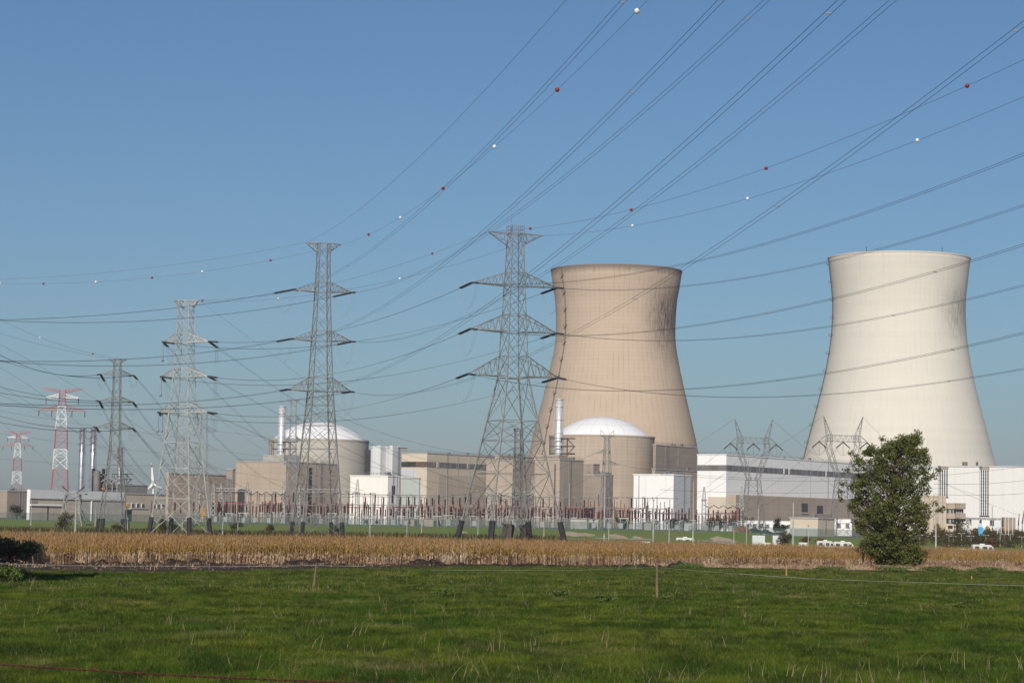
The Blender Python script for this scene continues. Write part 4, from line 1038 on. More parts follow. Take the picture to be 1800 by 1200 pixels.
# white turbine hall, centre right
ob = OB(1226, 1277, 1545, 799.5, 1120); o, org = building('turbine_hall', 'long white turbine hall with dark window band over a tan base, between the towers', ob, 'white')
zb0, zb1 = ob.zpx(827), ob.zpx(817)
panel(o, org, ob, 'a', 0, ob.la-1, zb0, zb1, 'glass_g', 'window_band'); panel(o, org, ob, 'b', 0, ob.lb, zb0, zb1, 'glass_g', 'window_band')
for px in (1377, 1451, 1386): a = ob.apx(px); panel(o, org, ob, 'a', a, a+1.0, zb0, zb1, 'white', 'mullion', .25)
mull(o, org, ob, 6.1, zb0, zb1, 'steel_far')
zt0 = ob.zpx(869); q = MB(); ob.blk(q, .4, ob.la+4, -5.0, -.4, 1.9, zt0); shift(q, org); q.build('concrete_base', M['tan'], o)
panel(o, org, ob, 'b', 0, ob.lb*.62, 1.9, ob.zpx(873), 'cream', 'base_wall', .3)
for px, y0, y1 in ((1398,884,900),(1425,888,903)):
    a = ob.apx(px); P = MB(); ob.blk(P, a-3, a+3.5, -5.3, -4.9, ob.zpx(y1, a, -5), ob.zpx(y0, a, -5)); shift(P, org); P.build('window', M['glass_d'], o)
    P = MB(); ob.blk(P, a-3.6, a+4.1, -5.5, -5.3, ob.zpx(y1, a, -5)-.6, ob.zpx(y1, a, -5)); shift(P, org); P.build('sill', M['concr'], o)
P = MB(); a = ob.apx(1435); ob.blk(P, a-12, a+3, -6.5, -5.0, ob.zpx(912,a,-5), ob.zpx(904,a,-5)); shift(P, org); P.build('loading_box', M['tan_d'], o)
# cream turbine hall, centre left
ob = OB(706, 751, 912, 796.5, 1230); o, org = building('turbine_hall', 'cream turbine hall with a dark window band, right of the ribbed white block', ob, 'cream')
zb0, zb1 = ob.zpx(820.5), ob.zpx(811)
panel(o, org, ob, 'a', 0, ob.la-2, zb0, zb1, 'glass_g', 'window_band'); panel(o, org, ob, 'b', 0, ob.bpx(729), zb0, zb1, 'rust', 'window_band'); panel(o, org, ob, 'b', ob.bpx(731), ob.lb, zb0, zb1, 'glass_d', 'window_band')
for px in (767, 769, 821): a = ob.apx(px); panel(o, org, ob, 'a', a, a+.9, zb0, zb1, 'cream', 'mullion', .25)
mull(o, org, ob, 5.3, zb0, zb1, 'steel_far')
panel(o, org, ob, 'b', ob.bpx(732), ob.lb, ob.zpx(841), zb0-1, 'greycl', 'wall_panel', .1)
panel(o, org, ob, 'a', ob.apx(771), ob.apx(880), 1.9, ob.zpx(833), 'ltan', 'wall_panel', .1)
ob = OB(706, 737, 739, 841, 1150); building('annex', 'low grey green annex before the cream turbine hall', ob, 'greenish')
ob = OB(855, 905, 975, 810, 1180); building('plant_block', 'wide tan block behind the legs of the cage topped pylon', ob, 'tan')
ob = OB(870, 878, 940, 801, 1260); building('plant_block', 'higher pale tan block between the cream hall and the brown cooling tower', ob, 'ltan')
# domes
def reactor(label, px, D, Rd, zd, Rc, hc, mat):
    b = G(px, D, 2); o = thing('reactor_building', label, 'reactor building', (b.x, b.y, 0))
    q = MB(); q.lathe([(Rd, 1.9),(Rd, zd),(Rd-1.0, zd+.02),(Rc+.2, zd+.02)], 128); q.build('drum', M[mat], o)
    q = MB(); q.lathe([(Rd+.25, zd-.6),(Rd+.25, zd+.35),(Rd-.8, zd+.35)], 128); q.build('drum_edge', M[mat], o)
    q = MB(); Rs = (Rc*Rc+hc*hc)/(2*hc); a0 = math.asin(Rc/Rs)
    q.lathe([(max(.01, Rs*math.sin(a0*(1-k/20))), zd+hc-Rs+Rs*math.cos(a0*(1-k/20))) for k in range(21)], 96); q.build('dome', M['dome'], o, True)
    q = MB()
    for k in range(16):
        a = k*math.pi/8+.1; q.tube([((Rs+.03)*math.sin(a0*(1-j/12))*math.cos(a), (Rs+.03)*math.sin(a0*(1-j/12))*math.sin(a), zd+hc-Rs+(Rs+.03)*math.cos(a0*(1-j/12))) for j in range(12)], .05, 4)
    for f_ in (.33, .66): q.tube([((Rs+.03)*math.sin(a0*f_)*math.cos(k*.1309), (Rs+.03)*math.sin(a0*f_)*math.sin(k*.1309), zd+hc-Rs+(Rs+.03)*math.cos(a0*f_)) for k in range(49)], .05, 4)
    q.build('seam', M['steel_l'], o); return o
reactor('grey reactor drum with a white dome, left of the two', 557.5, 1340, 27.9, 47.6, 26.2, 10.6, 'drum_g')
reactor('brown streaked reactor drum with a white dome before the brown cooling tower', 1056, 1250, 27.5, 49.0, 25.0, 10.6, 'drum_b')
def stack(label, px, yb, yt, D, r, mat, name='vent_stack', cage=True, group=None, rings=True):
    b = W(px, yb, D); t = W(px+(yb-yt)*.0166, yt, D); h = t.z-b.z
    o = thing(name, label, 'chimney', b, 0, group)
    q = MB(); q.lathe([(r*1.12,0),(r*1.1,h*.45),(r,h*.47),(r,h),(r-.2,h),(r-.25,h*.9)], 28); q.build('flue', M[mat], o, True)
    for f_ in (.15,.38,.62,.85,.985):
        q = MB(); q.lathe([(r*1.1,h*f_),(r*1.22,h*f_+.05),(r*1.22,h*f_+.45),(r*1.02,h*f_+.5)], 28); q.build('flange', M[mat], o)
    q = MB()
    for s in (-.3,.3): q.bar((r+.55,s,0),(r+.45,s,h), .09)
    for k in range(int(h/1.2)): q.bar((r+.5,-.3,k*1.2),(r+.5,.3,k*1.2), .06)
    q.build('ladder', M['steel_l'], o)
    if cage:
        q = MB(); w = r*2.5
        for s in (-1,1):
            for u in (-1,1): q.bar((s*w,u*w,-1),(s*w,u*w,h*.30), .16)
        for z in (h*.02, h*.15, h*.29):
            for i in range(4): q.bar((SG[i][0]*w,SG[i][1]*w,z),(SG[(i+1)%4][0]*w,SG[(i+1)%4][1]*w,z), .2)
            q.box(w*.2, w*1.9, -w*.8, w*.8, z, z+.3)
        q.bar((w,0,0),(w*1.8,0,h*.15), .25); q.bar((w*1.8,0,h*.15),(w,0,h*.29), .25); q.bar((w,0,h*.02),(w*1.9,0,h*.02), .4)
        q.build('support_frame', M['darkst'], o)
    if mat == 'chrome':
        q = MB(); q.tube([((r+.28)*math.cos(a_*.35), (r+.28)*math.sin(a_*.35), h*(.58+.4*a_/70)) for a_ in range(71)], .17, 4); q.build('spiral_strake', M['chrome'], o)
    return o
stack('white metal vent stack on the tan block before the left dome', 493.8, 802, 714, 1235, 1.75, 'stackw')
stack('white metal vent stack before the right dome', 981.5, 799, 701, 1090, 1.6, 'stackw')
stack('leftmost of the three stainless steel chimneys', 142, 862, 752, 1250, 1.35, 'chrome', 'chimney', False)
stack('middle stainless steel chimney beside the dark pipework', 161.5, 862, 752, 1240, 1.35, 'chrome', 'chimney', False)
stack('short stainless chimney seen through the pylon behind the shed', 210, 852, 786, 1180, 1.25, 'chrome', 'chimney', True)
# tan block group in front of left dome
ob = OB(293, 297, 398, 832, 1080); building('plant_block', 'long low tan block behind the broad pale pylon', ob, 'tan')
ob = OB(398, 417, 500, 812, 1120)
ob2 = OB(415, 503, 595, 812, 1080); o, org = building('plant_block', 'high tan concrete block with a shaded side before the left dome', ob2, 'tan')
panel(o, org, ob2, 'a', ob2.apx(543), ob2.apx(549), 1.9, ob2.z1-2, 'glass_d', 'recess', .05)
q = MB(); ob2.blk(q, 2, 14, 3, 15, ob2.z1, ob2.zpx(799)); shift(q, org); q.build('stack_plinth', M['concr'], o)
ob = OB(398, 409, 414, 825, 1075); o, org = building('stair_tower', 'narrow stair tower with pale pipes between the two tan blocks', ob, 'tan_d')
for k in range(4):
    q = MB(); b_ = ob.lb*(.15+.22*k); P = ob.pt(-.7, b_, 0)-org; q.bar((P.x,P.y,5),(P.x,P.y,ob.z1-4), .3, 8); q.build('pipe', M['steel'], o)
ob = OB(643, 646, 655, 790, 1330); building('link_block', 'dark blue grey link between the left drum and the ribbed block', ob, 'glass_d', parapet=False)
ob = OB(652, 700, 716, 786, 1270); o, org = building('ribbed_block', 'ribbed white and grey block with two bright bays right of the left dome', ob, 'greycl', parapet=False)
for l_, r_ in ((665,679),(695,711)):
    b0, b1 = ob.bpx(r_) if r_ < 700 else 0, ob.bpx(l_)
    q = MB(); ob.blk(q, -5, 2, b0, b1, 20 if l_ == 695 else 1.9, ob.z1+.8); shift(q, org); q.build('bay', M['palegc'], o)
q = MB(); ob.blk(q, -.6, ob.la+.3, -.3, ob.lb, ob.z1+.01, ob.z1+.4); shift(q, org); q.build('roof_edge', M['palegc'], o)
ob = OB(616, 682, 702, 837, 960); o, org = building('relay_house', 'off white box building before the left drum', ob, 'white2')
panel(o, org, ob, 'a', ob.apx(689), ob.apx(694.5), ob.zpx(868), ob.zpx(853), 'glass_d', 'opening')
# right dome group
ob = OB(940, 984, 1026, 808, 1010); o, org = building('plant_block', 'tan block with a shaded side under the right vent stack', ob, 'tan')
q = MB(); ob.blk(q, 1, 8, 1, 14, ob.z1, ob.z1+2.2); shift(q, org); q.build('stack_plinth', M['tan'], o)
panel(o, org, ob, 'b', ob.bpx(977), ob.bpx(975.6), 8, ob.zpx(815), 'darkst', 'downpipe', .4)
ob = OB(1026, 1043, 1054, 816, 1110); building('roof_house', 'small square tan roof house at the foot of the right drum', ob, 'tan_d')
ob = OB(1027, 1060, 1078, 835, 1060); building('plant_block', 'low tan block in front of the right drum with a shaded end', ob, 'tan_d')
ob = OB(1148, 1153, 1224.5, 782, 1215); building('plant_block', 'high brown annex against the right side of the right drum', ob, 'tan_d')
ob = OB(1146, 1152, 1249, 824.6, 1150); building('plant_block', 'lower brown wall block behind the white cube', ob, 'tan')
ob = OB(1114, 1184, 1214, 835, 900); o, org = building('relay_house', 'white cube building with shade painted blue grey on its side before the brown drum', ob, 'white')
panel(o, org, ob, 'a', .05, ob.la-.05, 1.95, ob.z1-.05, 'greycl', 'side_shade_panel', .06)  # grey panel puts the right face's shade into its colour
# left buildings
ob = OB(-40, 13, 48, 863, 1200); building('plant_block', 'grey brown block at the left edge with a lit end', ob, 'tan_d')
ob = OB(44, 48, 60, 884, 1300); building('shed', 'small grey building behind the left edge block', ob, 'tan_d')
ob = OB(49, 53, 218, 861, 760); o, org = building('shed', 'long shed with a white fascia and tan panels at the left', ob, 'ltan', parapet=False)
panel(o, org, ob, 'a', -.2, ob.la, ob.zpx(875.5), ob.z1+.2, 'palegc', 'fascia', .4); panel(o, org, ob, 'b', -.2, ob.lb, 1.9, ob.z1+.2, 'white', 'gable', .3)
panel(o, org, ob, 'a', 0, ob.apx(66), ob.zpx(884), ob.zpx(876), 'tan_d', 'wall_panel', .15); panel(o, org, ob, 'a', 0, ob.apx(108), ob.zpx(888), ob.zpx(885), 'white', 'gutter', .5)
panel(o, org, ob, 'a', ob.apx(84), ob.apx(86), 2, ob.zpx(889), 'glass_d', 'door', .1)
ob = OB(138, 141, 220, 879, 700); o, org = building('shed', 'low concrete shed in front of the white fascia shed', ob, 'concr'); panel(o, org, ob, 'a', ob.apx(160), ob.apx(161), 2, ob.z1, 'white', 'downpipe', .3)
ob = OB(204, 207, 259, 852, 1000); building('plant_block', 'dark flat roofed block behind the low tan office', ob, 'roofg')
ob = OB(216, 219, 290, 868, 880); o, org = building('office_block', 'low tan office with a row of small windows at the left', ob, 'ltan')
for i, px in enumerate((224, 233, 242, 251, 270, 278, 286)):
    w_ = panel(o, org, ob, 'a', ob.apx(px-2.2), ob.apx(px+2.8), ob.zpx(892), ob.zpx(883.5), 'whitep', 'window', .15)
    P = MB(); ob.blk(P, ob.apx(px-1.5), ob.apx(px+2.1), -.25, -.15, ob.zpx(891.3), ob.zpx(884.3)); shift(P, org); P.build('pane', M['yellow' if px == 224 else 'glass_d'], w_)
ob = OB(228, 231, 262, 894, 800); o, org = building('shed', 'pale low wall building before the tan office', ob, 'ltan')
ob = OB(215, 218, 232, 895, 790); building('shed', 'dark blue grey container beside the pale low wall', ob, 'car_b', parapet=False)
# pipework behind the shed
b = G(185, 1150, 2); o = thing('boiler_plant', 'dark rusty pipework and platforms beside the steel chimneys', 'boiler plant', b); S = 1150/F
zz = lambda y: (hor(185)-y)*S+H-2
for nm, l_, r_, t_, bt, mt in (('vessel',-20,-8,838,862,'glass_g'),('platform',-22,-1,833,836,'rust'),('duct',-6,8,842,848,'rust'),('duct',-10,18,850,855,'rust'),('platform',-18,24,857,860,'yellow'),('vessel',0,22,853,866,'darkst'),('frame',-24,-22,824,866,'darkst'),('frame',-6,-5,824,866,'darkst')):
    q = MB(); q.box(l_*S, r_*S, -4, 4, zz(bt), zz(t_)); q.build(nm, M[mt], o)
q = MB(); q.lathe([(1.7, zz(866)),(1.7, zz(829)),(.3, zz(826))], 20, (-13*S,-6,0)); q.build('vessel', M['glass_g'], o)
for x in (-8, 4, 14):
    q = MB(); q.tube([(x*S,-5,zz(866)),(x*S,-5,zz(848)),(x*S+3,-5,zz(842)),(x*S+6,-5,zz(852))], .5, 8); q.build('pipe', M['chrome'], o)
# right hand white hall
b0 = W(1668, 819.8, 1000); zt_ = b0.z; dr = Vector((math.cos(R_(-20)), math.sin(R_(-20)), 0)); dn = Vector((-dr.y, dr.x, 0))
def rpt(px): return along(b0, dr, px)
o = thing('machine_hall', 'tall white hall with two dark vertical window strips at the right edge', 'building', (b0.x, b0.y, 0))
def rblk(q, u0, u1, v0, v1, z0, z1):
    q.prism([((dr*u+dn*v).x, (dr*u+dn*v).y) for u, v in ((u0,v0),(u1,v0),(u1,v1),(u0,v1))], z0, z1)
segs = [(1560,1649,824),(1667,1721.5,820),(1739,1890,818.5)]
def zr(px, y):
    P = b0+dr*rpt(px); P.z = 0; return W(px, y, P.y).z
for l_, r_, y in segs:
    q = MB(); rblk(q, rpt(l_), rpt(r_), 0, 40, 1.0, zt_ if y != 824 else zt_-.8); q.build('wall', M['white3'], o)
    q = MB(); rblk(q, rpt(l_)-.05, rpt(r_)+.05, -.3, 40.1, (zt_ if y != 824 else zt_-.8)+.003, zt_+.4); q.build('roof_edge', M['greycl'], o)
q = MB(); rblk(q, rpt(1649)+.1, rpt(1739)-.1, 2.5, 39, 1.0, zt_-2); q.build('recess_wall', M['whitep'], o)
for l_, r_, yb in ((1650,1666,872),(1722.5,1738,905)):
    w_ = None; q = MB(); rblk(q, rpt(l_), rpt(r_), 1.4, 2.3, zr(l_, yb), zt_-1.5); w_ = q.build('window_strip', M['glass_d'], o)
    for k in range(5):
        q = MB(); u = rpt(l_)+(rpt(r_)-rpt(l_))*k/4; rblk(q, u-.16, u+.16, .9, 1.4, zr(l_, yb), zt_-1.2); q.build('mullion', M['whitep'], w_)
    q = MB()
    for k in range(14):
        z = zr(l_, yb)+(zt_-1.5-zr(l_, yb))*k/14; rblk(q, rpt(l_), rpt(r_), 1.2, 1.4, z, z+.25)
    q.build('transom', M['steel_far'], w_)
    q = MB(); rblk(q, rpt(l_)+.4, rpt(r_)-.4, 3, 6, zt_-2, zt_+.2); q.build('roof_unit', M['tan_d'], o)
for px in (1685, 1690, 1709):
    q = MB(); rblk(q, rpt(px)-.4, rpt(px)+.4, 12, 13, zt_, zt_+2.4); q.build('roof_vent', M['rust'], o)
# office beside the tree
D = 800; b = G(1662, D, 1); o = thing('office_building', 'beige ribbed office tower with ribbon window floors right of the young tree', 'building', b, DEG(4)); S = D/F
zy = lambda y: (hor(1662)-y)*S+H-1
def bx(nm, l_, r_, t_, bt, d0, d1, mt, par=None):
    q = MB(); q.box((l_-1662)*S, (r_-1662)*S, d0, d1, zy(bt), zy(t_)); return q.build(nm, M[mt], par or o)
bx('tower', 1618, 1663.5, 871, 943, 0, 14, 'ltan'); 
for px in (1624,1632,1640,1648,1656): bx('rib', px, px+1.4, 870.5, 943, -.35, 0, 'tan')
bx('window_slit', 1646.3, 1647.6, 872, 938, -.1, 0, 'steel_l'); bx('window_slit', 1652.5, 1653.6, 872, 938, -.1, 0, 'steel_l')
for t_, bt in ((884,894),(901.5,911)):
    bx('balcony_band', 1665, 1679.5, t_, bt, .5, 14, 'tan'); bx('balcony_band', 1679.5, 1697, t_-.3, bt, -.6, 14, 'tan_d')
for t_, bt in ((894,901.5),(911,919)):
    w_ = bx('window_band', 1664.5, 1695.5, t_, bt, 1.2, 13.5, 'glass_d')
    for px in (1669.5, 1672, 1676.5, 1683, 1687, 1691): bx('frame', px, px+.7, t_, bt, 1.0, 1.2, 'whitep', w_)
    bx('blind', 1684, 1694, t_+1.8, bt-.5, 1.05, 1.2, 'glass_g', w_)
bx('ground_floor', 1664, 1697, 919, 943, 1.5, 13, 'cream'); bx('awning', 1668, 1676, 923, 927, .8, 1.5, 'insul_r')
bx('wing', 1596, 1618, 905, 911, 2, 12, 'ltan'); bx('wing_wall', 1560, 1618, 911.2, 943, 3, 12, 'white2'); bx('window_band', 1600, 1616, 912, 919, 2.8, 3, 'glass_d'); bx('awning', 1606, 1617, 922.5, 928, 2.2, 3, 'insul_r')
bx('roof_house', 1697, 1706, 908, 915, 2, 9, 'tan_d')
# entrance canopy and totem
D = 700; b = G(1730, D, 1); S = D/F; zy2 = lambda y: (hor(1730)-y)*S+H-1
o = thing('entrance_canopy', 'white slatted entrance canopy on columns left of the blue totem', 'canopy', b, DEG(-3))
q = MB()
for y in (-3, 3): q.box(-26*S, 27*S, y-.15, y+.15, zy2(913.6), zy2(911.8))
q.build('beam', M['whitep'], o)
q = MB()
for k in range(18): x = (-26+k*3.05)*S; q.poly([(x,-3.6,zy2(913)),(x+.1,-3.6,zy2(913)),(x+.1,3.6,zy2(913)),(x,3.6,zy2(913)),(x+.45,-3.6,zy2(910)),(x+.55,-3.6,zy2(910)),(x+.55,3.6,zy2(910)),(x+.45,3.6,zy2(910))],[(0,3,2,1),(4,5,6,7),(0,1,5,4),(1,2,6,5),(2,3,7,6),(3,0,4,7)])
q.build('louvre', M['steel_l'], o)
for x in (-24, -6, 12, 16):
    q = MB(); q.bar((x*S, 0, 0), (x*S, 0, zy2(913.7)), .3 if x < 16 else .2, 10); q.build('column', M['whitep'], o)
b = G(1723.5, 660, 1); o = thing('sign_totem', 'blue sign totem with a white head below the canopy', 'sign', b); S = 660/F
q = MB(); q.box(-.62, .62, -.15, .15, 0, 3.7); q.build('panel', M['blue'], o)
q = MB(); q.box(-.62, .62, -.17, .17, 3.72, 4.6); q.build('head', M['whitep'], o)
q = MB()
for k in range(4): q.box(-.42+.22*k, -.42+.22*k+.14, -.2, -.171, 3.95, 4.35)
q.build('mark', M['blue'], o)
q = MB(); q.box(-.64, .64, -.16, -.151, 0, .9); q.build('foot_panel', M['whitep'], o)

# ------------------------------------------------------------------ perimeter fence
o = thing('perimeter_fence', 'long green mesh fence along the top of the grass bank', 'fence', (0,0,0))
q = MB(); k = MB(); pl = []
xs_ = [-165+4.0*i for i in range(0, 68)]
for i, x in enumerate(xs_):
    y = 700; z = terr(x, y); pl.append((x, y, z))
    if i % 1 == 0 and i < 90:
        p_ = MB(); p_.bar((x,y,z-.3),(x,y,z+2.35), .045, 4); p_.build('post', M['green_f'], o)
for a, c in zip(pl, pl[1:]):
    q.poly([(a[0],a[1],a[2]+.05),(c[0],c[1],c[2]+.05),(c[0],c[1],c[2]+2.2),(a[0],a[1],a[2]+2.2)], [(0,1,2,3)])
    k.bar((a[0],a[1],a[2]+2.2),(c[0],c[1],c[2]+2.2), .03); k.box(a[0],c[0],a[1]-.15,a[1]+.15,a[2]-.1,a[2]+.18)
q.build('mesh_panel', M['mesh'], o); k.build('top_rail', M['green_f'], o)
tag(o, kind=None)

# ------------------------------------------------------------------ switchyard
ry = random.Random(17)
def unit(kind):
    if kind == 'hang':
        o = thing('busbar_post', 'tall grey steel busbar post with a dark hanging insulator', 'busbar support', (0,0,0), 0, 'tall busbar posts of the switchyard')
        q = MB(); q.bar((0,0,0),(0,0,10.2), .12, 6); q.build('post', M['steel'], o)
        q = MB(); q.lathe([(.1,7.0)]+[(.30 if j%2 else .2, 7.0+j*.22) for j in range(1,13)]+[(.1,9.8)], 8, (.75,0,0)); q.build('insulator', M['insul_r'], o)
        q = MB(); q.bar((0,0,9.95),(.9,0,9.95), .09, 5); q.build('bracket', M['steel'], o)
        q = MB(); q.lathe([(.05,6.75),(.3,6.8),(.3,7.0),(.05,7.05)], 8, (.75,0,0)); q.build('cap', M['redp'], o)
    elif kind == 'thin':
        o = thing('busbar_post', 'slim grey steel post with a brown rod insulator in the switchyard', 'busbar support', (0,0,0), 0, 'slim rod posts of the switchyard')
        q = MB(); q.bar((0,0,0),(0,0,6.8), .1, 5); q.build('post', M['steel'], o)
        q = MB(); q.bar((0,0,6.8),(0,0,10.0), .1, 6); q.build('insulator', M['insul_r'], o)
    elif kind == 'low':
        o = thing('post_insulator', 'red capped brown post insulator on a pale support in the switchyard', 'insulator', (0,0,0), 0, 'low red capped insulators of the switchyard')
        q = MB(); q.bar((0,0,0),(0,0,3.0), .19, 6); q.box(-.45,.45,-.45,.45,2.9,3.1); q.build('support', M['steel'], o)
        q = MB(); q.lathe([(.15,3.1)]+[(.27 if j%2 else .18, 3.1+j*.24) for j in range(1,13)]+[(.12,6.2)], 8); q.build('insulator', M['insul_r'], o)
        q = MB(); q.lathe([(.05,6.15),(.26,6.2),(.26,6.42),(.05,6.5)], 8); q.lathe([(.2,4.5),(.29,4.55),(.29,4.7),(.2,4.75)], 8); q.build('cap', M['redp'], o)
    elif kind == 'sw':
        o = thing('disconnector', 'grey disconnector frame with two brown insulators and a red arm', 'switchgear', (0,0,0), 0, 'disconnectors of the switchyard')
        q = MB()
        for x in (-1,1): q.bar((x,0,0),(x,0,3.4), .13, 5)
        q.box(-1.5,1.5,-.2,.2,3.3,3.55); q.bar((-1,0,.5),(1,0,3.2),.07); q.build('frame', M['steel_l'], o)
        for x in (-1.1,1.1):
            q = MB(); q.bar((x,0,3.55),(x,0,5.9), .2, 6); q.build('insulator', M['insul_r'], o)
        q = MB(); q.bar((-1.1,0,5.98),(1.1,0,5.98), .07, 5); q.bar((1.1,0,5.98),(1.6,0,6.3), .12, 5); q.build('arm', M['redp'], o)
    else:
        o = thing('control_cabinet', 'small grey control cabinet on legs behind the fence', 'cabinet', (0,0,0), 0, 'control cabinets of the switchyard')
        q = MB(); q.box(-.6,.6,-.4,.4,.5,2.0); q.build('housing', M['greycl'], o)
        q = MB(); q.box(-.5,.5,-.43,-.402,.6,1.9); q.build('door', M['steel_l'], o)
        q = MB()
        for x in (-.5,.5): q.bar((x,0,0),(x,0,.5), .06)
        q.build('leg', M['steel'], o)
    return o
proto = {k: unit(k) for k in ('hang','thin','low','sw','cab')}
used = set(); PL = []
def place(kind, px, D, rz=None, s=None):
    P = G(px, D, 3); P.z = terr(P.x, D)
    rz = ry.uniform(-.4,.4) if rz is None else rz
    s = s or ry.uniform(.86, 1.06)
    if kind not in used: used.add(kind); o = proto[kind]; o.location = P; o.rotation_euler = (0,0,rz)
    else: o = dup(proto[kind], P, rz, None, s)
    PL.append((kind, px, o)); return o
def name_yard():
    marks = [(345,'before the broad pale pylon'),(398,'before the long tan block'),(450,'before the left of the high tan block'),(503,'under the left vent stack'),(560,'behind the slender pylon'),(612,'before the left drum'),(682,'before the off white box'),(740,'before the ribbed block'),(800,'before the cream hall'),(860,'left of the cage topped pylon'),(905,'between the cage topped pylon left feet'),(960,'between the cage topped pylon right feet'),(1030,'under the right vent stack'),(1075,'before the small staggered pylon'),(1112,'left of the white cube'),(1184,'before the white cube'),(1225,'right of the white cube'),(1400,'by the low portal')]
    nm = {'hang':'tall dark insulator post','thin':'slim grey rod post','low':'red capped insulator','sw':'red armed disconnector','cab':'small cabinet'}
    od = ['first','second','third','fourth','fifth','sixth','seventh','eighth','ninth','tenth','eleventh','twelfth','thirteenth','fourteenth','fifteenth','sixteenth','seventeenth','eighteenth']
    bk = {}
    for k, px, o in PL:
        b = next(i for i, m_ in enumerate(marks) if px < m_[0]); bk.setdefault((k, b), []).append((px, o))
    for (k, b), L in bk.items():
        L.sort(key=lambda t: t[0])
        for i, (px, o) in enumerate(L): o['label'] = (od[i]+' ' if len(L) > 1 else '')+nm[k]+(' from the left ' if len(L) > 1 else ' ')+marks[b][1]
x = 440.
while x < 1185:
    for _ in range(2): place('thin', x+ry.uniform(-8,8), ry.choice((730,755,790)), None, ry.uniform(.55,.95))
    place('hang', x, ry.choice((722, 745, 770))) if (640 < x < 900 or ry.random() < .35) else place('thin', x, ry.choice((722,745,770)))
    x += ry.uniform(9, 17)
x = 372.
while x < 1310:
    place('low', x, ry.choice((712, 728, 752, 780)), None, ry.uniform(.75, 1.12)); x += ry.uniform(3.2, 7.5)
x = 380.
while x < 1230:
    place('sw', x, ry.choice((716, 738, 762))); x += ry.uniform(16, 30)
x = 300.
while x < 1300:
    place('cab', x, ry.choice((706, 710, 716))); x += ry.uniform(15, 34)
for px in (307, 317, 340, 350, 384, 397, 410, 266, 1262, 1275, 1290): place('low', px, 722)
name_yard()
def busbar(label, a, c, D, r=.14, mat='steel_l', dip=0):
    A = W(a[0], a[1], D); B = W(c[0], c[1], D); o = thing('busbar', label, 'busbar', A)
    q = MB(); q.bar((0,0,0), B-A, r, 6); q.build('tube', M[mat], o)
    n = max(2, int((B-A).length/7)); 
    for k in range(n+1):
        p = (B-A)*(k/n); q = MB(); q.bar(p-Vector((0,0,.3)), p+Vector((0,0,.35)), .16, 6); q.build('clamp', M['steel'], o)
yb = lambda px, y: y+(px-900)*.0166
for i, (l_, r_, y, D, mt, lb) in enumerate([(600,845,873,722,'steel_l','upper pale tube over the left half of the yard'),(620,900,876.5,770,'steel','upper far tube behind the left half of the yard'),(845,1085,872.5,722,'steel_l','upper pale tube over the middle of the yard'),(1060,1190,871,745,'steel_l','upper pale tube over the right part of the yard'),
        (440,620,878,745,'steel','dark upper tube over the left end of the yard'),(560,860,891,722,'steel_l','middle pale tube over the left half of the yard'),(640,960,895,752,'steel','middle dark tube behind the left half of the yard'),(860,1170,889.5,722,'steel_l','middle pale tube over the middle of the yard'),
        (380,600,893,728,'steel','middle tube over the left end of the yard'),(930,1200,898,752,'steel','middle dark tube over the right part of the yard'),(1130,1312,897,712,'steel_l','low pale tube at the right end of the yard'),(700,1010,902,716,'steel_l','low pale tube before the middle of the yard')]):
    busbar(lb, (l_, yb(l_,y)), (r_, yb(r_,y)), D, .11 if mt == 'steel_l' else .08, 'steel')
for i, (l_, r_, y, D, lb) in enumerate([(383,445,890.5,724,'red conductor bar at the left end of the yard'),(600,650,896,724,'red conductor bar left of the middle of the yard'),(690,730,894,724,'red conductor bar before the off white box'),(990,1025,891.5,724,'red conductor bar below the right vent stack'),(1085,1125,895,724,'red conductor bar right of the small staggered pylon'),(1178,1222,897,724,'red conductor bar before the brown wall block'),(1268,1300,895,716,'red conductor bar at the right end of the yard')]):
    busbar(lb, (l_, yb(l_,y)), (r_, yb(r_,y)), D, .1, 'redp')
def gantry(label, px, D, ytop, w=1.0):
    P = G(px, D, 2); z0 = terr(P.x, D); zt2 = W(px, ytop, D).z; o = thing('gantry_column', label, 'gantry column', (P.x, P.y, z0))
    h = zt2-z0; prof = [(0,w*1.5),(h*.7,w),(h,w*.25)]
    q = MB()
    for a, c in zip(prof, prof[1:]):
        for s in SG: q.bar((s[0]*a[1]/2,s[1]*a[1]/2,a[0]),(s[0]*c[1]/2,s[1]*c[1]/2,c[0]), .1)
    q.build('leg', M['steel_l'], o); q = MB(); lattice(q, prof, levels(prof, 0, h*.95, 1.1, .8), .06, .07, (), False); q.build('bracing', M['steel_l'], o)
    q = MB(); q.box(-w*.8,w*.8,-.2,.2,h*.68,h*.72); q.build('bracket', M['steel'], o)
for px, D, yt, lb in ((374,735,847,'left gantry column before the long tan block'),(387,745,848,'gantry column just right of the left one before the tan block'),(433,735,846,'gantry column before the high tan block'),(497,740,845,'gantry column under the left vent stack'),(348,740,858,'low gantry column between the legs of the broad pale pylon'),(524,740,852,'gantry column seen through the slender pylon'),(627,730,842,'gantry column before the off white box'),(859,740,845,'gantry column left of the cage topped pylon legs'),
        (935,745,838,'gantry column behind the cage topped pylon legs'),(1237,725,855,'left column of the low portal before the white hall'),(1303,725,855,'right column of the low portal before the white hall')):
    gantry(lb, px, D, yt)
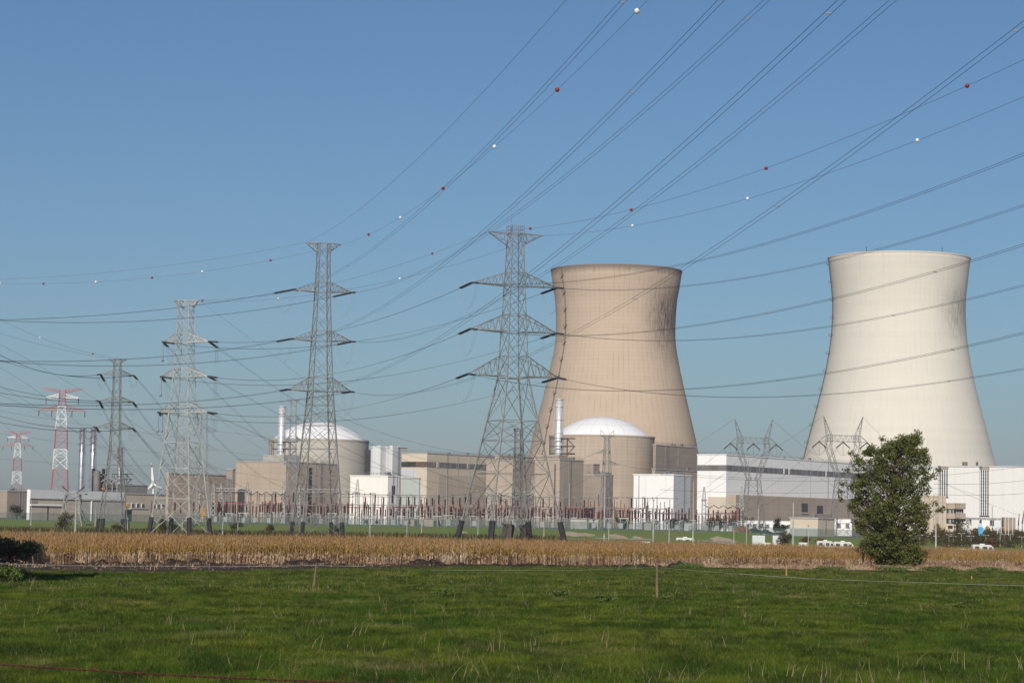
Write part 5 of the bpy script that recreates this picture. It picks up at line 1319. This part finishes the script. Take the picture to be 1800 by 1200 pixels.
for l_, r_, y, D, lb in ((374,433,866,736,'gantry beam over the left columns'),(433,500,868,737,'gantry beam before the high tan block'),(524,627,865,735,'gantry beam before the left drum'),(1237,1303,878,725,'gantry beam of the low portal before the white hall'),(852,936,863,742,'gantry beam behind the cage topped pylon')):
    A = W(l_, yb(l_, y), D); B = W(r_, yb(r_, y), D); o = thing('gantry_beam', lb, 'gantry beam', A); q = MB(); v = B-A; n = max(6, int(v.length/1.3))
    for s in (0, -.9):
        for u in (-.4,.4): q.bar((0,u,s), v+Vector((0,u,s)), .07)
    for k in range(n): q.bar(v*(k/n)+Vector((0,-.4,0 if k%2 else -.9)), v*((k+1)/n)+Vector((0,-.4,-.9 if k%2 else 0)), .045)
    q.build('truss', M['steel_l'], o)
    for k in (.15,.4,.65,.9):
        q = MB(); p = v*k; q.tube([p+Vector((-1.6,0,-.6)), p+Vector((0,0,-1.5)), p+Vector((1.6,0,-.6))], .13, 5); q.build('insulator', M['insul'], o)
# trident lattice in front of the left sheds
P = G(126, 640, 0); o = thing('terminal_tower', 'squat lattice terminal tower with spread arms before the long shed', 'pylon', (P.x,P.y,terr(P.x,640)))
prof = [(0,6.4),(4,4.6),(8.4,3.6)]; q = MB()
for a, c in zip(prof, prof[1:]):
    for s in SG: q.bar((s[0]*a[1]/2,s[1]*a[1]/2,a[0]),(s[0]*c[1]/2,s[1]*c[1]/2,c[0]), .13)
q.build('leg', M['steel_l'], o); q = MB(); lattice(q, prof, [0,4,6.4,8.4], .08, .09, [4,8.4]); q.build('bracing', M['steel'], o)
q = MB(); q.box(-2.3,3.6,-1.9,1.9,8.4,8.7); q.build('platform', M['steel'], o)
for s in (-1,1):
    q = MB(); q.bar((s*.5,0,8.7),(s*5.0,0,9.9), .16, 6); q.bar((s*.5,0,7.3),(s*5.0,0,9.9), .07, 4); q.build('crossarm', M['steel_far'], o)
    q = MB(); q.bar((s*1.0,.5,8.8),(s*3.0,.5,10.6), .15, 6); q.build('insulator', M['insul'], o)
# yellow gantry machine, small sheds and mound in the yard
P = G(355.5, 706, 2); o = thing('transformer_lift', 'yellow slatted lift frame among the switchyard posts', 'lift frame', (P.x,P.y,terr(P.x,706)+.02)); q = MB()
for x in (-.7,0,.7): q.bar((x,0,0),(x,0,4.4), .09)
for k in range(9): q.bar((-.7,0,.4+k*.5),(.7,0,.4+k*.5), .07)
q.build('frame', M['yellow'], o)
for px, D, w, h, d, mt, lb, ct in ((1027,712,8.3,3.1,4,'concr','flat roofed olive grey hut behind the fence below the right dome','hut'),(758,712,4.0,2.3,3,'tan','tan concrete kiosk behind the fence in the middle of the yard','kiosk'),(725,714,3.2,2.2,3,'tan','smaller tan kiosk left of the concrete kiosk','kiosk'),
        (1212,716,3.0,2.4,3,'greycl','pale grey kiosk near the right end of the yard','kiosk'),(1142,716,3.4,2.4,3,'concr','grey kiosk behind the fence before the white cube','kiosk')):
    P = G(px, D, 2); o = thing('hut', lb, ct, (P.x,P.y,terr(P.x,D))); q = MB(); q.box(-w/2,w/2,0,d,0,h); q.build('wall', M[mt], o)
    q = MB(); q.box(-w/2-.2,w/2+.2,-.2,d+.2,h+.003,h+.2); q.build('roof', M['roofg'], o); q = MB(); q.box(w*.15,w*.15+1,-.04,.0,.1,2.0); q.build('door', M['green_f'], o)
# right side low buildings
ob = OB(1389, 1438, 1466, 911.5, 735, .9); o, org = building('store_building', 'cream flat roofed store behind the fence left of the young tree', ob, 'cream')
for l_, n_ in ((0,0),):
    q = MB(); ob.blk(q, -.3, 0, 0, ob.lb, .95, ob.zpx(927)); shift(q, org); q.build('hedge_screen', M['greenish'], o)
def site_hut(label, px, py, D, ln, h, win=4, rz=0):
    P = W(px, py, D); z0 = terr(P.x, D); o = thing('site_cabin', label, 'site cabin', (P.x, P.y, z0), rz, 'white site cabins'); h = P.z-z0
    q = MB(); q.box(0, ln, 0, 3, .2, h); q.build('body', M['white'], o); q = MB(); q.box(-.1, ln+.1, -.1, 3.1, h+.003, h+.15); q.build('roof', M['greycl'], o)
    for k in range(win):
        x = ln*(k+.5)/win; w_ = MB(); w_.box(x-.7, x+.7, -.05, 0, h*.45, h*.8); w2 = w_.build('window', M['whitep'], o); g_ = MB(); g_.box(x-.6, x+.6, -.08, -.05, h*.48, h*.77); g_.build('pane', M['glass_g'], w2)
site_hut('left white site cabin before the tan base of the white hall', 1252, 918, 800, 9, 3.5)
site_hut('middle row of white cabins before the tan base of the white hall', 1266, 914.5, 815, 16, 4.5, 7)
site_hut('white cabins right of the middle row, below the first delta pylon', 1308, 914.5, 810, 16.5, 4.5, 7)
site_hut('white cabin between the delta pylon and the cream store', 1343, 915.5, 805, 4.8, 3.8, 2)
site_hut('pale container just right of the cream store', 1467, 912, 760, 5.5, 4, 2)
# cars parked in front of the cabins
def car(label, px, D, mat, rz=0):
    P = G(px, D, 2); o = thing('parked_car', label, 'car', (P.x, P.y, terr(P.x, D)), rz, 'cars parked behind the fence')
    q = MB(); sec = [(-2.1,.45,.75),(-2.0,.35,.95),(-1.2,.3,1.0),(-.6,.3,1.02),(.9,.3,1.02),(1.6,.3,.98),(2.1,.4,.85)]
    pts = []; 
    for x, a, c in sec: pts += [(x,-.85,a),(x,.85,a),(x,.85,c),(x,-.85,c)]
    fs = [(0,1,2,3), tuple(range(len(pts)-4, len(pts)))[::-1]]
    for i in range(len(sec)-1):
        for j in range(4): fs.append((i*4+j, (i+1)*4+j, (i+1)*4+(j+1)%4, i*4+(j+1)%4))
    q.poly(pts, fs); q.build('body', M[mat], o)
    q = MB(); q.poly([(-1.2,-.8,1.0),(1.3,-.8,1.02),(.8,-.65,1.48),(-.5,-.65,1.48),(-1.2,.8,1.0),(1.3,.8,1.02),(.8,.65,1.48),(-.5,.65,1.48)], [(0,1,2,3),(7,6,5,4),(1,5,6,2),(4,0,3,7)]); q.build('window', M['glass_d'], o)
    q = MB(); q.box(-.5,.8,-.66,.66,1.482,1.53); q.build('roof', M[mat], o)
    for x in (-1.35,1.35):
        for y in (-.8,.8):
            q = MB(); q.bar((x,y-.1,.32),(x,y+.1,.32), .32, 14); q.build('wheel', M['tyre'], o)
car('dark green car left of the white cabins behind the fence', 1325, 712, 'car_b', .1); car('dark green car in the middle of three behind the fence', 1345, 713, 'car_b'); car('dark car right of the two green ones behind the fence', 1368, 712, 'car_b', -.1)
car('grey car at the left end of the far car park', 1745, 730, 'car_g', .2); car('grey car in the middle of the far car park', 1765, 735, 'car_g'); car('silver car at the right edge of the far car park', 1790, 733, 'car_g', -.2)
# caravans on the road
def caravan(label, px, py, D, ln, rz=0, cab=True):
    P = W(px, py, D); z0 = P.z-2.75; o = thing('caravan' if not cab else 'camper_van', label, 'caravan' if not cab else 'camper van', (P.x, P.y, z0), rz, 'white campers on the road')
    q = MB(); L = ln/2; side = [(-L,.5),(L-.1,.45),(L,1.2),(L-.35,2.0),(L-1.1,2.7),(-L+.15,2.75),(-L,2.5)]
    pts = [(x,-1.15,z) for x,z in side]+[(x,1.15,z) for x,z in side]; n = len(side)
    q.poly(pts, [tuple(range(n)), tuple(range(2*n-1,n-1,-1))]+[(i,n+i,n+(i+1)%n,(i+1)%n) for i in range(n)]); q.build('body', M['paint_w'], o)
    for k, (x0, x1, z0_, z1_) in enumerate(((-L*.8,-L*.42,1.55,2.25),(-L*.08,L*.3,1.55,2.25),(L*.45,L*.72,1.55,2.15))):
        q = MB(); q.box(x0,x1,-1.22,-1.151,z0_,z1_); q.build('window', M['glass_d'], o)
    q = MB(); q.box(-L*.33,-L*.15,-1.18,-1.151,.6,2.2); q.build('door', M['palegc'], o)
    q = MB(); q.box(-L*.95,L*.8,-1.17,-1.151,1.15,1.25); q.build('stripe', M['greycl'], o)
    for x in ((-L*.5, L*.62) if cab else (-.3,.3)):
        for y in (-1.05,1.05):
            q = MB(); q.bar((x,y-.1,.36),(x,y+.1,.36), .36, 14); q.build('wheel', M['tyre'], o)
    q = MB(); q.box(-L*.3,L*.1,-.4,.4,2.76,2.95); q.build('roof_vent', M['whitep'], o)
caravan('white camper van beyond the maize below the white hall', 1206, 944.5, 640, 5.4)
caravan('long white caravan, left of the pair beside the young tree', 1452, 950, 590, 4.6, 0, False); caravan('white camper van, right of the pair beside the young tree', 1483, 951.5, 600, 5.2)
caravan('white caravan beyond the maize right of the young tree', 1728, 956.5, 600, 5.6, 0, False)
for px, py, w, lb in ((1026,949,3.4,'low white trailer roof just above the maize right of the pylon foot'),(1134,951,2.4,'small white roof above the maize left of the camper van'),(1344,953,3.0,'pale low roof above the maize right of the transformer cabinets'),(1411,953,2.2,'small pale roof left of the paired campers'),(141,934,2.6,'small white trailer at the far left beyond the maize'),(1700,964,4.0,'low pale roof left of the right hand caravan')):
    P = W(px, py, 610); o = thing('trailer', lb, 'trailer', (P.x, P.y, P.z-1.5)); q = MB(); q.box(-w/2,w/2,-1,1,.5,1.5); q.build('body', M['palegc'], o); q = MB(); q.bar((0,-1.05,.35),(0,1.05,.35),.35,12); q.build('wheel', M['tyre'], o)
# grey pipe rails along the road
for l_, r_, y, lb in ((972,1147,944,'long grey pipe rail beyond the maize right of the cage topped pylon'),(1226,1298,950,'short grey pipe rail right of the camper van')):
    A = W(l_, y, 620); B = W(r_, y+(r_-l_)*.022, 620); o = thing('pipe_rail', lb, 'pipe rail', A); v = B-A; q = MB(); q.tube([(0,0,-1.6),(0,0,-.15),(.2,0,0), v-Vector((.2,0,0)), v-Vector((0,0,.15)), v-Vector((0,0,1.6))], .17, 6); q.build('rail', M['steel'], o)
    q = MB()
    for k in range(1, int(v.length/3)): q.bar(v*(k*3/v.length), v*(k*3/v.length)-Vector((0,0,1.6)), .05)
    q.bar(Vector((0,0,-.5)), v-Vector((0,0,.5)), .08); q.build('post', M['steel'], o)
for px, py, w, lb in ((1333,940.5,3.2,'left grey ribbed cabinet beyond the maize'),(1366,940.5,2.4,'right grey ribbed cabinet beyond the maize')):
    P = W(px, py, 610); o = thing('ribbed_cabinet', lb, 'cabinet', (P.x,P.y,P.z-2.6)); q = MB(); q.box(-w/2,w/2,-.8,.8,0,2.6); q.build('housing', M['greycl'], o)
    q = MB()
    for k in range(7): x = -w/2+.2+k*(w-.4)/6; q.box(x-.06,x+.06,-.9,-.8,.1,2.5)
    q.build('fin', M['palegc'], o)
# light masts and street lamps
def lamp(label, px, yt, D, r=.11, kind='mast', zt=None, group=None):
    P = G(px, D, 0); z0 = terr(P.x, D); top = W(px+(0), yt, D).z; h = top-z0
    o = thing('light_mast' if kind == 'mast' else 'street_lamp', label, 'light mast' if kind == 'mast' else 'street lamp', (P.x,P.y,z0), 0, group)
    q = MB(); q.bar((0,0,-.2),(0,0,h), r*1.3, 7, r*.6); q.build('pole', M['steel_l'], o)
    if kind == 'mast':
        q = MB(); q.box(-.16,.16,-.2,.2,h,h+.3); q.build('fitting', M['steel'], o)
    else:
        q = MB(); q.box(-.6,.6,-.06,.06,h-.06,h+.04); q.build('arm', M['steel'], o)
        for s in (-1,1): q = MB(); q.box(s*.65-.22,s*.65+.22,-.12,.12,h-.05,h+.1); q.build('lamp_head', M['steel_l'], o)
gm = 'slender light masts'
for px, yt, D, r, lb in ((391,870,520,.15,'white mast just right of the broad pale pylon'),(650,868,480,.15,'tall white mast before the off white box'),(132,866,480,.15,'grey mast before the left shed'),(1062,835,500,.16,'tall thin mast before the small staggered pylon'),(901,898,470,.14,'short mast between the legs of the cage topped pylon'),
        (1148,880,470,.15,'thin mast before the white cube'),(1218,846,600,.15,'thin mast right of the white cube'),(1394,882,470,.17,'white mast before the tan base of the white hall'),(1645,888,480,.17,'white mast right of the young tree'),(741,914,560,.11,'short pole on the grass bank left of the cage topped pylon'),(715,912,600,.1,'thin pole on the bank before the kiosk'),
        (840,910,560,.1,'thin pole left of the cage topped pylon feet'),(956,912,560,.1,'thin pole right of the short mast'),(1070,914,580,.1,'thin pole below the small staggered pylon'),(1176,916,570,.13,'short pole right of the thin mast'),(1290,925,580,.1,'thin sign pole on the grass bank'),(1312,915,560,.1,'thin pole right of the sign pole'),(1421,925,560,.1,'thin pole on the slope left of the young tree'),
        (54,880,640,.12,'grey pole at the far left beyond the fence'),(167,896,640,.12,'lamp post before the concrete shed'),(224,912,560,.1,'thin pole among the leg guards at the left'),(320,914,560,.1,'thin pole under the broad pale pylon'),(418,912,560,.1,'thin pole beside the bush on the left bank'),(1000,850,760,.13,'white pole beside the dark downpipe'),(784,835,760,.12,'white pole before the cream hall'),(694,840,755,.12,'white pole beside the off white box'),
        (1122,838,760,.2,'brown topped mast before the white cube'),(1333,888,760,.13,'yellow green mast under the first delta pylon')):
    lamp(lb, px, yt, D, r, 'mast', group=gm)
gl = 'double headed street lamps at the right'
for px, yt, D, lb in ((1617,940,640,'striped lamp beside the young tree'),(1646,942,650,'lamp just right of the white mast'),(1668,939,640,'lamp below the beige office tower'),(1676,942,645,'lamp right of the one below the office tower'),(1690,937,640,'lamp before the dark green willow'),(1704,942,650,'left lamp of the pair below the canopy'),(1707,942,640,'right lamp of the pair below the canopy'),(1733,940,640,'lamp beside the blue totem'),
        (1758,927,640,'taller lamp right of the canopy'),(1765,938,650,'lamp before the orange awnings'),(1776,938,640,'lamp at the right part of the orange awnings'),(1796,943,640,'lamp at the right edge')):
    lamp(lb, px, yt, D, .09, 'street', group=gl)
gf_ = 'flag poles at the right'
for px, yt, lb in ((1753,880,'leftmost tall flag pole before the white hall'),(1760,886,'second flag pole from the left'),(1767,883,'third flag pole from the left'),(1773,882,'fourth flag pole from the left'),(1780,880,'rightmost flag pole, beside the tan wall')):
    P = G(px, 660, 0); z0 = terr(P.x, 660); h = W(px, yt, 660).z-z0; o = thing('flag_pole', lb, 'flag pole', (P.x,P.y,z0), 0, gf_); q = MB(); q.bar((0,0,0),(0,0,h), .1, 6, .05); q.build('pole', M['whitep'], o)
    q = MB(); q.poly([(.06,0,h-.1),(.35,.1,h-.5),(.28,.05,h-2.2),(.06,0,h-2.4)], [(0,1,2,3)]); q.poly([(.06,.02,h-2.4),(.28,.07,h-2.2),(.35,.12,h-.5),(.06,.02,h-.1)], [(0,1,2,3)]); q.build('flag', M['whitep'], o)
# tan wall, ladder, awnings at right
P = G(1775, 720, 1); o = thing('tan_wall', 'tan panelled kiosk with a yellow ladder before the right white hall', 'kiosk', (P.x,P.y,1)); S = 720/F
q = MB(); q.box(-11*S,10*S,0,4,0,(hor(1775)-909)*S+2.7); q.build('wall', M['tan_d'], o)
q = MB(); q.box(-6*S,-5*S,-.3,-.1,0,5); 
for k in range(8): q.box(-7*S,-4*S,-.35,-.3,.4+k*.6,.5+k*.6)
q.build('ladder', M['yellow'], o)
for px0, px1, lb in ((1740,1757,'left orange awning in the car park'),(1760,1775,'middle orange awning in the car park'),(1794,1808,'right orange awning at the picture edge')):
    A = W(px0, 942.5, 690); B = W(px1, 943, 690); z0 = terr(A.x, 690); o = thing('orange_awning', lb, 'awning', (A.x, A.y, z0), 0, 'orange awnings'); w = B.x-A.x; h = A.z-z0
    q = MB(); q.poly([(0,-1.5,h-.5),(w,-1.5,h-.5),(w,1.5,h),(0,1.5,h),(0,-1.5,h-.7),(w,-1.5,h-.7),(w,1.5,h-.2),(0,1.5,h-.2)], [(0,1,2,3),(7,6,5,4),(0,4,5,1),(1,5,6,2),(2,6,7,3),(3,7,4,0)]); q.build('canvas', M['orange'], o)
    q = MB()
    for x in (.1, w-.1): q.bar((x,0,0),(x,0,h-.4), .07)
    q.build('post', M['steel'], o)
# substation gear at the far right
for i, (px, yt) in enumerate(((1744,889),(1790,902),(1797,896))):
    P = G(px, 740, 1); z0 = terr(P.x,740); h = W(px, yt, 740).z-z0; o = thing('yard_gear', ('slim grey rod behind the flag poles','dark leaning insulator at the right edge','tall dark switch pole at the right edge')[i], 'switchgear', (P.x,P.y,z0)); q = MB(); q.bar((0,0,0),(0,0,h*.55), .14, 6); q.build('post', M['steel'], o)
    q = MB(); q.bar((0,0,h*.55),(.3*i,0,h), .1+.12*(i>0), 6, .1); q.build('insulator', M['insul' if i else 'steel'], o)
# soil mound on the bank
P = G(1304, 692, 2); q = MB(); n = 18; pts = []
for j, (rr_, zz_) in enumerate(((2.9,-.1),(2.2,.7),(1.3,1.4),(.5,1.8))):
    for k in range(n): a = 2*math.pi*k/n; f_ = 1+.12*math.sin(k*2.3+j); pts.append((rr_*f_*math.cos(a), rr_*.6*f_*math.sin(a), zz_*f_))
q.poly(pts, [(j*n+k, j*n+(k+1)%n, (j+1)*n+(k+1)%n, (j+1)*n+k) for j in range(3) for k in range(n)]+[tuple(range(3*n,4*n))]); o = q.build('soil_mound', M['rust']); o.location = (P.x, 692, terr(P.x,692)); tag(o, 'brown soil mound on the bank before the white cabins', 'soil mound')
# bare patches on the bank
for i, (px, y, w, lb) in enumerate(((1005,933,3.5,'large sandy bare patch on the bank right of the pylon foot'),(1031,936,2.2,'sandy bare patch on the bank'),(1085,936,2.4,'sandy bare patch below the small pylon'),(1120,933,1.4,'small bare patch above the pipe rail'),(812,932,1.5,'small pale patch on the bank near the leaning guard'),(1270,937,3,'bare patch on the slope before the portal'))):
    D = 640; P = G(px, D, 1); pts = []; 
    for k in range(12): a = k*math.pi/6; x = P.x+w*math.cos(a)*(1+.3*math.sin(k*3)); yy = D+w*5*math.sin(a)*(1+.2*math.cos(k*2)); pts.append((x, yy, terr(x,yy)+.06))
    q = MB(); q.poly(pts, [tuple(range(12))]); tag(q.build('bare_patch', M['sand']), kind='structure')
# wind turbine far away
P = G(268, 3000, 0); S = 3000/F; o = thing('wind_turbine', 'distant white wind turbine with red banded blades over the dark block', 'wind turbine', P); hz = (hor(268)-850)*S+H
q = MB(); q.bar((0,0,0),(0,0,hz), 1.9, 12, 1.2); q.build('tower', M['whitep'], o)
q = MB(); q.box(-2,2,-5,4,hz-1.6,hz+1.6); q.build('nacelle', M['whitep'], o)
for dx, dy in ((-3,36),(22,-10),(-10,-12)):
    v = Vector((dx*S, 0, dy*S)); q = MB(); q.poly([Vector((0,-6,hz))+v*t+Vector((s*w*v.z/v.length, u, -s*w*v.x/v.length)) for t, w in ((0,.9),(.2,1.6),(.8,.7)) for s, u in ((-1,0),(1,0),(0,.6))], [(0,1,4,3),(1,2,5,4),(2,0,3,5),(3,4,7,6),(4,5,8,7),(5,3,6,8)]); b_ = q.build('blade', M['whitep'], o)
    q = MB(); q.bar(Vector((0,-6,hz))+v*.8, Vector((0,-6,hz))+v*.92, .8, 6, .6); q.build('red_band', M['redp'], b_)
    q = MB(); q.bar(Vector((0,-6,hz))+v*.92, Vector((0,-6,hz))+v, .6, 6, .2); q.build('tip', M['whitep'], b_)

# ------------------------------------------------------------------ bushes and trees of the bank and the site
gb = 'bushes on the bank and site'
for i, (px, D, h, w, mt, lb) in enumerate([(29,800,6.0,6.5,'leaf_dk','dark round tree behind the left fence'),(46,800,2.4,4.0,'leaf_dk','low dark bush right of the dark round tree'),(113,600,5.0,5.2,'leaf_o','olive bush beside the grey mast on the left'),(205,560,2.2,3.5,'leaf_o','low bush under the pylon behind the shed'),(288,560,3.4,3.4,'leaf_o','bush between the left legs of the broad pale pylon'),(305,570,2.4,4,'leaf_dk','low dark bush behind the broad pale pylon legs'),(414,620,2.4,4.5,'leaf_dk','dark bush on the bank right of the white mast'),
        (475,610,2.2,3.0,'leaf_o','small bush on the bank left of the slender pylon'),(595,600,2.6,3.4,'leaf_dk','bush at the right leg of the slender pylon'),(1094,760,4.6,5,'leaf_dk','dark tree behind the yard left of the white cube'),(1098,765,3.6,4,'leaf_dk','second dark tree behind the yard left of the white cube'),(1147,765,4.6,4.5,'leaf_dk','dark tree before the white cube'),(1180,770,4.2,5,'leaf_dk','wide dark tree before the right part of the white cube'),
        (1205,770,4.4,5,'leaf_dk','dark tree right of the white cube'),(1248,775,5.2,5,'leaf_dk','dark tree behind the low portal'),(1265,780,5,5,'leaf_dk','dark tree between the portal columns'),(1290,790,6.3,6,'leaf_dk','tallest dark tree behind the low portal'),(1318,850,6.6,6,'leaf_dk','dark tree behind the white cabins'),(1343,850,5,5.4,'leaf_dk','dark bush behind the cabins under the delta pylon'),(1366,800,6.2,4,'leaf_dk','dark tree right of the white cabins'),(1375,780,3.8,4.4,'leaf_dk','round bush left of the cream store'),
        (1381,600,4.4,4.6,'leaf_o','olive bush on the slope before the cream store'),(1416,640,2.0,3.5,'leaf_r','low rusty bush on the slope before the cream store'),(1441,640,1.6,3,'leaf_r','small rusty bush right of the low rusty one'),
        (1651,760,4.8,4.6,'leaf_y','yellow tree before the beige office tower'),(1691,740,7.0,6.6,'leaf_dk','dark green willow before the office floors'),(1715,745,3.6,2.4,'leaf_y','yellow bush left of the blue totem'),(1738,745,4.2,3.0,'leaf_y','yellow bush right of the blue totem'),(1765,745,3.6,3.4,'leaf_r','dark reddish tree right of the canopy'),(1790,740,3.6,3.6,'leaf_r','reddish tree at the right edge'),
        (1744,620,3.4,3.4,'leaf_r','rusty bush behind the right caravan'),(1660,620,1.6,2.4,'leaf_r','small rusty bush right of the white mast')]):
    P = G(px, D, 0); P.z = terr(P.x, D); shrub('bush' if h < 3.5 else 'small_tree', lb, 'bush' if h < 3.5 else 'tree', P, h, w, M[mt], 900 if h > 3 else 500, .42 if h > 3 else .34, 100+i, True, gb)
# hedge slope on the right: continuous planting
r = random.Random(9); q = MB()
for k in range(150):
    px = r.uniform(1608, 1830); D = r.uniform(632, 688); P = G(px, D, 0); h = 2.0+1.2*r.random(); z = terr(P.x, D)
    leaves(q, (P.x, P.y, z+h*.45+.6*smooth(632,688,D)), (2.2, 2.0, h*.6), 120, .45, r)
tag(q.build('hedge', M['leaf_o']), 'long olive green hedge on the slope at the right behind the lamps', 'hedge')
# dry rushes on the ditch line behind the maize
q = MB()
for k in range(5000):
    x = r.uniform(-120, 12); y = r.uniform(520, 575); blade(q, x, y, r.uniform(.5,1.3), .25, r.uniform(.1,.5), r.uniform(0,6.28), 0, terr(x,y), 1)
tag(q.build('rushes', M['leaf_o']), 'brownish rushes along the ditch behind the maize', 'rushes', kind='stuff')

# ------------------------------------------------------------------ the air
hz_ = MB(); hz_.box(-5200, 5200, -200, 6000, -4, 215); hzo = hz_.build('haze', bpy.data.materials.new('air')); hm = hzo.data.materials[0]; hm.use_nodes = True
hm.node_tree.nodes.clear(); pv = hm.node_tree.nodes.new('ShaderNodeVolumePrincipled'); mo = hm.node_tree.nodes.new('ShaderNodeOutputMaterial')
pv.inputs['Color'].default_value = (.90,.78,1,1); pv.inputs['Density'].default_value = .00006; pv.inputs['Anisotropy'].default_value = .0
hm.node_tree.links.new(pv.outputs[0], mo.inputs['Volume']); hzo['kind'] = 'stuff'; hzo['label'] = 'thin blue grey air between the field and the far pylons'
